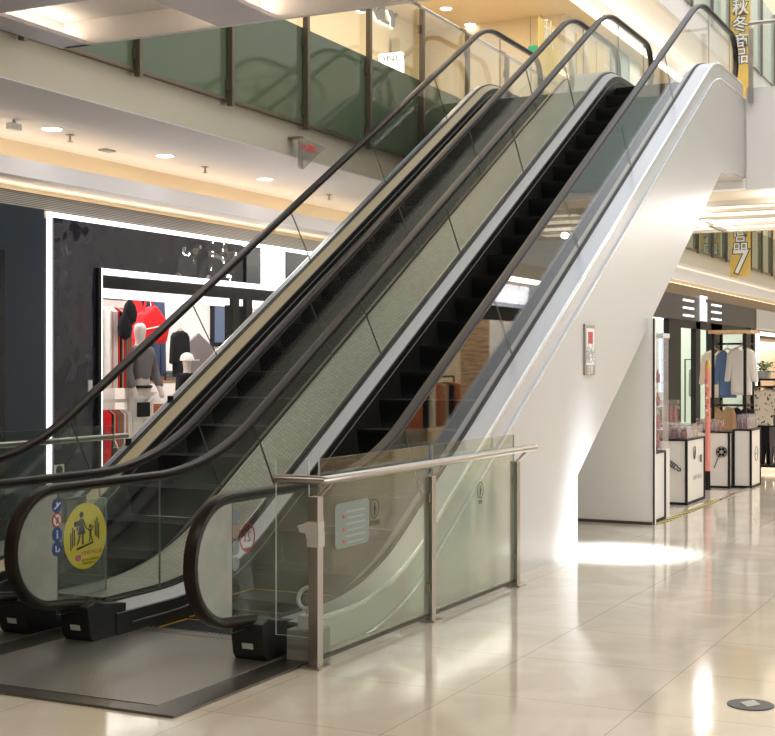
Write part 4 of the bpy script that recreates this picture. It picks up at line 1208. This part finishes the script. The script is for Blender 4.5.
c2 = cabinet(18.28, 18.85, 3.92, 4.55, .76, 'white cabinet with printed lollipop drawing, beside the pink column')
yl = on_x(721.5, 452, 18.265).y; zl = on_x(721.5, 452, 18.265).z
mb = MB(); 
for k in range(6):
    a = 2 * PI * k / 6; disc(mb, (18.266, yl + .042 * math.cos(a), zl + .042 * math.sin(a)), .020, 'x', .004, 10)
mb.build('printed_drawing', BLACKM, c2)
logo_tube(c2, [(18.265, yl + .04, zl - .06), (18.265, yl + .10, zl - .22)], .006)
logo_tube(c2, [(18.265, yl + .07 * math.cos(a), zl + .07 * math.sin(a)) for a in [2 * PI * k / 16 for k in range(17)]], .005)
c3 = cabinet(18.42, 19.05, 3.66, 3.885, .79, 'white cabinet with black outline at the right end of the kiosk row')
logo_tube(c3, [(18.72 + .10 * math.cos(a), 3.645, .45 + .10 * math.sin(a)) for a in [2 * PI * k / 16 for k in range(17)]], .003)
text_mb('BEAUTY', .05, .0006, facing((18.72, 3.645, .45), '-y')).build('printed_word', GREYT, c3)

ACB = glass('clear_acrylic', (.93, .92, .93), film=.12, film_col=(.8, .75, .78))
CONT = [mat('plum_makeup', (.20, .04, .05), .5), mat('orange_makeup', (.55, .22, .05), .5), mat('pale_makeup', (.75, .68, .66), .4), mat('rose_makeup', (.55, .20, .22), .4), mat('ochre_makeup', (.50, .36, .12), .5)]
CN = ['plum', 'orange', 'pale', 'rose', 'ochre']


def acrylic_box(x, y, z, w, d, h, k, label, cat='box', group='clear boxes on the kiosk cabinets'):
    a = thing('acrylic_box', (x, y, z), label, cat, group)
    MB().box(x - w / 2, x + w / 2, y - d / 2, y + d / 2, z, z + h).build('case', ACB, a)
    mb = MB()
    for i in range(3):
        for j in range(2):
            mb.lathe((x - w * .3 + i * w * .3, y - d * .22 + j * d * .44, z + .006), [(w * .11, 0), (w * .11, h * .45), (w * .06, h * .5), (w * .06, h * .72)], 8)
    mb.build('cosmetics', CONT[k], a)
    return a


posn = ['front left', 'front centre', 'front right', 'middle left', 'middle centre', 'middle right', 'back left', 'back centre', 'back right']
for i in range(9):
    x = 16.0 + (i % 3) * .28; y = 4.02 + (i // 3) * .28; k = (i * 2) % 5
    acrylic_box(x, y, .775, .24, .24, .15 + .03 * (i % 2), k, '%s filled clear box, %s of those on the large bottle cabinet' % (CN[k], posn[i]))
for i in range(3):
    acrylic_box(18.48, 4.80 + .16 * i - .08, .86, .13, .13, .32, (i + 3) % 5, '%s filled tall clear box, number %d from right on the taller plinth' % (CN[(i + 3) % 5], i + 1))
for i in range(5):
    k = 2 if i % 2 else 3
    acrylic_box(18.34 + .11 * i, 4.06 + .09 * i, .76, .10, .10, .16, k, '%s filled small clear box, number %d from the front on the lollipop cabinet' % (CN[k], i + 1))
for i in range(6):
    k = 2 if i % 2 else 0
    acrylic_box(18.48 + .10 * i, 3.77, .79, .085, .17, .20, k, '%s filled slim clear box, number %d from the left on the end cabinet' % (CN[k], i + 1))
wb = MB().box(18.36, 18.75, 4.62, 5.14, .0, .86).build('white_plinth', CABW); tag(wb, 'taller white plinth behind the lollipop cabinet', 'plinth')
# tall clear tower display beside the wall
tw = thing('tower_display', (14.56, 3.94, 0), 'tall glass tower of products right beside the partition wall', 'display case')
MB().box(14.42, 14.70, 3.80, 4.08, 0, .74).build('base', CABW, tw)
MB().box(14.43, 14.69, 3.81, 4.07, .74, 1.95).build('glass_case', ACB, tw)
for z in (.95, 1.2, 1.45, 1.7): MB().box(14.44, 14.68, 3.82, 4.06, z, z + .015).build('shelf', GLASS, tw)
mb = MB()
for z in (.755, .965, 1.215, 1.465):
    for i in range(3): mb.lathe((14.50 + .06 * i, 3.88 + .05 * i, z), [(.025, 0), (.025, .09), (.012, .10), (.012, .14)], 8)
mb.build('bottles', CONT[3], tw)
MB().box(14.42, 14.70, 3.80, 4.08, 1.95, 2.0).build('lid', WPL, tw)
# pink column
pc = thing('pink_column', (17.95, 4.13, 0), 'slim pink lipstick-like column with black base between the cabinets', 'column')
MB().cyl((17.95, 4.13, 0), (17.95, 4.13, .25), .036, 20).build('base', BLACKM, pc)
MB().cyl((17.95, 4.13, .25), (17.95, 4.13, 1.60), .034, 20).build('shaft', mat('coral_pink', (.80, .27, .22), .35), pc)
MB().lathe((17.95, 4.13, 1.60), [(.036, 0), (.036, .05), (.02, .12)], 20).build('gold_tip', mat('gold_tip', (.65, .42, .12), .3, .7), pc)
for i in range(9):
    a = PI + .5 + .9 * (i % 3 - 1); z = 1.0 + .055 * i
    st_ = disc(MB(), (17.95 - .034, 4.13 + .015 * (i % 3 - 1), z), .014, 'x', .003, 10).build('sticker', [CONT[1], PAPERW, mat('violet_dot', (.25, .12, .45), .4)][i % 3], pc)

# ---- garment racks under the bridge
def rack(name, x, y, w, h, label):
    r = thing(name, (x, y + w / 2, 0), label, 'clothes rack')
    for dx in (0, .55):
        for dy in (0, w): MB().box(x + dx - .02, x + dx + .02, y + dy - .02, y + dy + .02, 0, h).build('upright', BLACKM, r)
    for z in (h * .93, h * .50):
        MB().box(x + .25, x + .29, y, y + w, z - .015, z + .015).build('hanging_bar', BLACKM, r)
    for dy in (0, w): 
        for z in (.12, h * .93, h * .50): MB().box(x, x + .55, y + dy - .015, y + dy + .015, z - .015, z + .015).build('cross_bar', BLACKM, r)
    MB().box(x - .04, x + .6, y - .04, y + w + .04, .10, .13).build('low_shelf', BLACKM, r)
    return r


q = on_x(713, 335, 20.0); q2 = on_x(745, 335, 20.0)
w = q.y - q2.y
r1 = rack('clothes_rack', 20.0, q2.y, w, 2.12, 'black clothes rack with a wooden top, behind the pink column')
MB().box(19.94, 20.62, q2.y - .10, q.y + .06, 2.12, 2.17).build('wooden_top', WOOD, r1)
yc_ = lambda px: on_x(px, 350, 20.27).y
DOTS = vary_color(cloth('patterned_knit', (.7, .62, .5)), (.05, .05, .05), (.72, .64, .53), 22, lo=.36, hi=.40, detail=1)
garment('white_blouse', (20.27, yc_(715), 1.98), .48, .72, CREAMC, 'shirt', 'x', 'cream blouse at the left of the rack behind the pink column', 'garment', 'clothes on the wooden topped rack')
garment('denim_shirt', (20.25, yc_(728), 1.98), .42, .72, DEN2, 'shirt', 'x', 'blue denim shirt in the middle of the wooden topped rack', 'garment', 'clothes on the wooden topped rack')
garment('cream_cardigan', (20.23, yc_(742), 2.02), .50, .72, WHC, 'shirt', 'x', 'white cardigan at the right of the wooden topped rack', 'garment', 'clothes on the wooden topped rack')
garment('tan_vest', (20.27, yc_(722), 1.13), .60, .55, TANC, 'vest', 'x', 'tan knitted vest on the lower bar of the wooden topped rack', 'garment', 'clothes on the wooden topped rack')
garment('dark_jacket', (20.36, yc_(740), 1.13), .50, .62, BLKC, 'shirt', 'x', 'dark jacket beside the tan vest on the lower bar', 'garment', 'clothes on the wooden topped rack')
q = on_x(752, 380, 21.0); q2 = on_x(782, 380, 21.0)
r2 = rack('clothes_rack', 21.0, q2.y, q.y - q2.y, 1.42, 'lower black clothes rack with a potted plant on top at the right edge')
MB().box(20.96, 21.6, q2.y - .03, q.y + .03, 1.42, 1.45).build('top_board', BLACKM, r2)
garment('patterned_sweater', (21.12, on_x(761, 380, 21.1).y, 1.40), .58, .58, DOTS, 'shirt', 'x', 'cream sweater with dark pattern on the lower rack at the right edge', 'garment', 'clothes on the lower rack')
garment('grey_jacket', (21.32, on_x(775, 380, 21.3).y, 1.42), .50, .62, GREYC, 'shirt', 'x', 'grey jacket right of the patterned sweater at the right edge', 'garment', 'clothes on the lower rack')
for i, px in enumerate((757, 765, 773)):
    garment('dark_trousers', (21.25, on_x(px, 440, 21.2).y, .80), .26, .62, [DJEAN, BLKC, GREYC][i], 'trousers', 'x', '%s trousers hanging on the lower bar below the patterned sweater' % ['navy', 'black', 'grey'][i], 'garment', 'trousers on the lower rack', hanger=False)
q = on_x(764, 366, 21.25)
pp = thing('potted_plant', (21.25, q.y, 1.45), 'leafy green pot plant on top of the lower clothes rack', 'plant')
MB().lathe((21.25, q.y, 1.45), [(.09, 0), (.12, .12), (.11, .12)], 18).build('pot', mat('white_pot', (.6, .6, .58), .4), pp)
mb = MB()
LEAF = vary_color(mat('green_leaf', (.06, .14, .04), .45), (.03, .09, .02), (.10, .22, .07), 9)
for i in range(70):
    a = random.uniform(0, 2 * PI); el = random.uniform(-.1, 1.35); r = random.uniform(.08, .20)
    base = Vector((21.25 + r * math.cos(a) * math.cos(el), q.y + r * math.sin(a) * math.cos(el), 1.57 + r * math.sin(el) * .75))
    dr = Vector((math.cos(a + random.uniform(-.6, .6)), math.sin(a + random.uniform(-.6, .6)), random.uniform(-.6, .4))).normalized()
    sd = dr.cross(Vector((0, 0, 1))).normalized() * random.uniform(.02, .032); L = random.uniform(.08, .13)
    up = Vector((0, 0, .012))
    mb.add([base, base + dr * L * .5 + sd, base + dr * L, base + dr * L * .5 - sd, base + dr * L * .5 + up, base + dr * L * .5 - up * .3],
           [(0, 1, 4), (1, 2, 4), (2, 3, 4), (3, 0, 4), (1, 0, 5), (2, 1, 5), (3, 2, 5), (0, 3, 5)])
for i in range(10):
    a = 2 * PI * i / 10
    mb.tube([(21.25, q.y, 1.55), (21.25 + .06 * math.cos(a), q.y + .06 * math.sin(a), 1.65), (21.25 + .14 * math.cos(a), q.y + .14 * math.sin(a), 1.70)], .005, 5)
mb.build('foliage', LEAF, pp)

# ---- hanging banners
BAN = mat('golden_banner', (.70, .47, .10), .6); vary_color(BAN, (.66, .43, .08), (.76, .54, .16), 1.2)
def banner(px0, px1, X, pyb, z1, label, chars, csz, zs_):
    a = on_x(px0, pyb, X); b = on_x(px1, pyb, X); z0 = a.z
    bn = thing('hanging_banner', (X, (a.y + b.y) / 2, z0), label, 'banner', 'golden hanging banners')
    MB().box(X - .01, X + .01, b.y, a.y, z0, z1).build('cloth', BAN, bn)
    MB().tube([(X, a.y + .03, z1), (X, b.y - .03, z1)], .02, 8).build('top_bar', STEEL, bn)
    for ch, zc, s_ in zip(chars, zs_, csz):
        text_mb(ch, s_, .003, facing((X - .013, (a.y + b.y) / 2, zc), '-x'), bold=.02 if ch != '7' else .03).build('character', mat('dark_outline_print', (.10, .08, .06), .5), bn)
        text_mb(ch, s_ * .98, .003, facing((X - .019, (a.y + b.y) / 2, zc), '-x'), bold=.004).build('character', PAPERW, bn)
    for yv in (a.y - .05, b.y + .05): MB().cyl((X, yv, z1), (X, yv, 16.5), .006, 6).build('cord', STEEL, bn)
    return bn
X = 33.6
zz = lambda py: on_x(742, py, X).z
banner(730.5, 750.5, X, 277, 12.5, 'tall golden banner with white characters and a big 7 behind the bridge', '秋冬商品商品7', (.42, .42, .42, .42, .38, .38, .85), (zz(8), zz(25), zz(42), zz(57), zz(231), zz(244), zz(263)))
X = 30.0
banner(777, 797, 30.0, 285, 12.0, 'second golden banner at the right edge behind the bridge', '秋冬7', (.42, .42, .85), (10.5, 10.0, 4.4))

# ---- right side of the mall (seen in the glass and floor reflections)
YW = -2.5
struct(MB().box(FX0, 6, YW - .15, YW, 0, 3.9).build('wall_right', mat('pale_stone_wall', (.62, .56, .48), .35)))
struct(MB().box(6, 17, YW - .15, YW, 3.1, 3.9).build('wall_right_header', WHITE))
struct(MB().box(6, 17, -5.6, -5.5, 0, 3.2).build('wall_fill_room_back', INTW))  # unseen lit room, added to send fill light towards the partition wall
struct(MB().box(5.9, 6, -5.5, YW - .15, 0, 3.2).build('wall_fill_room_side', INTW))
struct(MB().box(17, 17.1, -5.5, YW - .15, 0, 3.2).build('wall_fill_room_end', INTW))
struct(MB().box(6, 17, -5.5, YW - .15, 3.1, 3.2).build('ceiling_fill_room', WHITE))
struct(MB().box(6, 17, -5.5, YW, -.1, 0).build('floor_fill_room', FLOOR))
wn = MB()
for x in (6.05, 8.2, 10.4, 12.6, 14.8, 16.95): wn.box(x - .03, x + .03, YW - .09, YW - .03, 0, 3.1)
wn.box(6, 17, YW - .09, YW - .03, 3.04, 3.1); wn.box(6, 17, YW - .09, YW - .03, 0, .06)
struct(wn.build('window_fill_room', BLACKM))  # frame of the opening added for that fill light
struct(MB().box(17.1, 26, YW - .15, YW, 0, 2.6).build('wall_right_wood', PLANK))
struct(MB().box(17, 48, YW - .15, YW, 2.6, 2.9).build('trim_10', BLACKM))
struct(MB().box(17, 48, YW - .15, YW, 3.42, 3.9).build('trim_11', CREAM))
struct(MB().box(26, 48, YW - .15, YW, 0, 2.6).build('wall_right_far', INTW))
struct(MB().box(FX0, 48, YW - .15, YW, 3.9, 16).build('wall_right_upper', mat('upper_right_wall', (.66, .66, .64), .5)))
sg = thing('shop_sign', (27.3, YW + .05, 2.9), 'white lit sign board on the right row of shops, seen reflected in the glass', 'shop sign')
MB().box(17, 31, YW - .1, YW + .02, 2.9, 3.42).build('sign_board', mat('sign_blue_white', (.6, .65, .8), .4, emit=(.60, .70, 1.0), estr=.16), sg)
text_mb('30·MUUI', .52, .03, facing((27.2, YW + .05, 3.16), '+y'), bold=.02).build('letters', LED, sg)
t = MB().box(17, 48, YW + .02, YW + .08, 3.46, 3.50).build('cove_light', WARMW); tag(t, 'warm light line above the sign of the right row of shops', 'cove light')
for i, (x, w_) in enumerate(((20.5, 1.3), (23.6, 1.5))):
    hb = thing('house_board', (x, YW + .1, 0), ['beige house-shaped board of the right row, nearer one', 'beige house-shaped board of the right row, further one'][i], 'display board', 'house boards of the right row')
    MB().prism([(x - w_ / 2, 0), (x + w_ / 2, 0), (x + w_ / 2, 1.9), (x, 2.5), (x - w_ / 2, 1.9)], 'y', YW + .01, YW + .06).build('board', mat('beige_board', (.72, .58, .40), .5), hb)
    ringy(MB(), (x, YW + .07, 1.9), .16, .03, .01).build('ring_mark', BLACKM, hb)
rk = thing('clothes_rail', (22, YW + .5, 0), 'rail of rust and cream clothes by the right row wooden wall', 'clothes rail')
MB().tube([(20.9, YW + .5, 0), (20.9, YW + .5, 1.45), (23.0, YW + .5, 1.45), (23.0, YW + .5, 0)], .02, 8).build('frame', BLACKM, rk)
for i in range(7):
    garment('rail_garment', (21.1 + .28 * i, YW + .5, 1.45), .45, .8, [ORC, BLKC, CREAMC, ORC, TANC, BLKC, ORC][i], 'slim', 'x', '%s garment, number %d along the rail by the wooden wall' % (['rust', 'black', 'cream', 'rust', 'tan', 'black', 'rust'][i], i + 1), 'garment', 'clothes along the wooden wall', hanger=False, depth=.12)

# ---- ends of the hall
struct(MB().box(48, 48.2, YW, 12, 0, 16).build('wall_far', CREAMW))
struct(MB().box(FX0 - .2, FX0, YW, 12, 0, 16).build('wall_behind', mat('wall_behind_paint', (.60, .55, .47), .5)))
struct(MB().box(FX0, 48, 12.2, 12.35, 0, 16).build('wall_left_outer', BEIGE))

# floor outlet cover
q = on_z(750.5, 705, 0)
fo = thing('floor_outlet', (q.x, q.y, 0), 'round dark floor outlet cover set in the marble at the lower right', 'floor outlet')
MB().lathe((q.x, q.y, 0), [(.112, 0), (.112, .004), (.10, .006)], 32).build('ring', mat('outlet_ring', (.07, .065, .06), .5, .3), fo)
MB().prism([(q.x - .075, q.y), (q.x, q.y - .05), (q.x + .075, q.y), (q.x, q.y + .05)], 'z', .006, .009).build('lid', mat('outlet_lid', (.50, .46, .38), .4), fo)

# ================================================================== LIGHT
w = bpy.data.worlds.new('world'); scene.world = w; w.use_nodes = True
bg = w.node_tree.nodes['Background']; bg.inputs[0].default_value = (.96, .97, 1.0, 1); bg.inputs[1].default_value = 2.0


def area(name, loc, sx, sy, power, col, rot=(0, 0, 0)):
    l = bpy.data.lights.new(name, 'AREA'); l.shape = 'RECTANGLE'; l.size = sx; l.size_y = sy; l.energy = power; l.color = col
    o = bpy.data.objects.new(name, l); COL.objects.link(o); o.location = loc; o.rotation_euler = rot
    return o


def point(name, loc, power, col, r=.1):
    l = bpy.data.lights.new(name, 'POINT'); l.energy = power; l.color = col; l.shadow_soft_size = r
    o = bpy.data.objects.new(name, l); COL.objects.link(o); o.location = loc
    return o


WARM = (1.0, .84, .62); NEUT = (1.0, .95, .88)
area('gallery_lamp', (14, 7.75, 3.87), 14, .4, 50, (1.0, .97, .94))
area('shop_lamp', (13.2, 10.3, 2.9), 4.5, 1.8, 130, (1.0, .93, .92))
area('shop_lamp', (18.3, 10.5, 2.9), 4.5, 1.8, 130, (1.0, .93, .92))
area('far_shop_lamp', (33, 9.6, 3.6), 14, 2.5, 330, (.95, 1.0, .93))
area('far_shop_lamp', (43, 8.0, 2.4), 6, .6, 90, (1.0, .85, .7))
for x_ in (19.4, 22.3):
    for y_ in (.4, 3.3, 5.2): point('bridge_downlight', (x_, y_, 3.9), 48, (1.0, .95, .88), .05)
area('bridge_lamp', (3.2, 2.5, 4.0), 1.2, 7.0, 110, (1.0, .91, .76))
area('upper_lamp', (17, 10.2, 8.7), 16, 2.0, 330, WARM)
area('upper_lamp', (33, 8.0, 8.9), 14, .5, 70, WARM)
area('right_fill_lamp', (11, -5.35, 1.7), 10, 2.6, 270, (.95, .98, 1.0), (PI / 2, 0, 0))  # added fill, lifts the partition wall, side cladding and floor
area('right_row_fill', (23, -1.7, 3.38), 9, .5, 150, (1.0, .93, .82))  # added fill that brightens the wooden wall for the glass reflection
s = bpy.data.lights.new('skylight_beam', 'SPOT'); s.energy = 40000; s.spot_size = math.radians(6.6); s.spot_blend = .9; s.color = (.80, .90, 1.0); s.shadow_soft_size = .15
so = bpy.data.objects.new('skylight_beam', s); COL.objects.link(so); so.location = (12.6, -1.5, 14.0)
so.rotation_euler = (Vector((11.55, 3.5, .0)) - so.location).to_track_quat('-Z', 'Y').to_euler()

# ================================================================== COLOUR
for o in list(bpy.data.objects):
    if '_org' in o: del o['_org']
vs = scene.view_settings
vs.view_transform = 'Standard'; vs.look = 'None'; vs.gamma = 1; vs.use_curve_mapping = False
vs.exposure = 0.17
scene.cycles.max_bounces = 10
scene.cycles.transparent_max_bounces = 32
scene.cycles.glossy_bounces = 6
scene.cycles.diffuse_bounces = 4
scene.cycles.sample_clamp_indirect = 6
scene.cycles.caustics_reflective = False
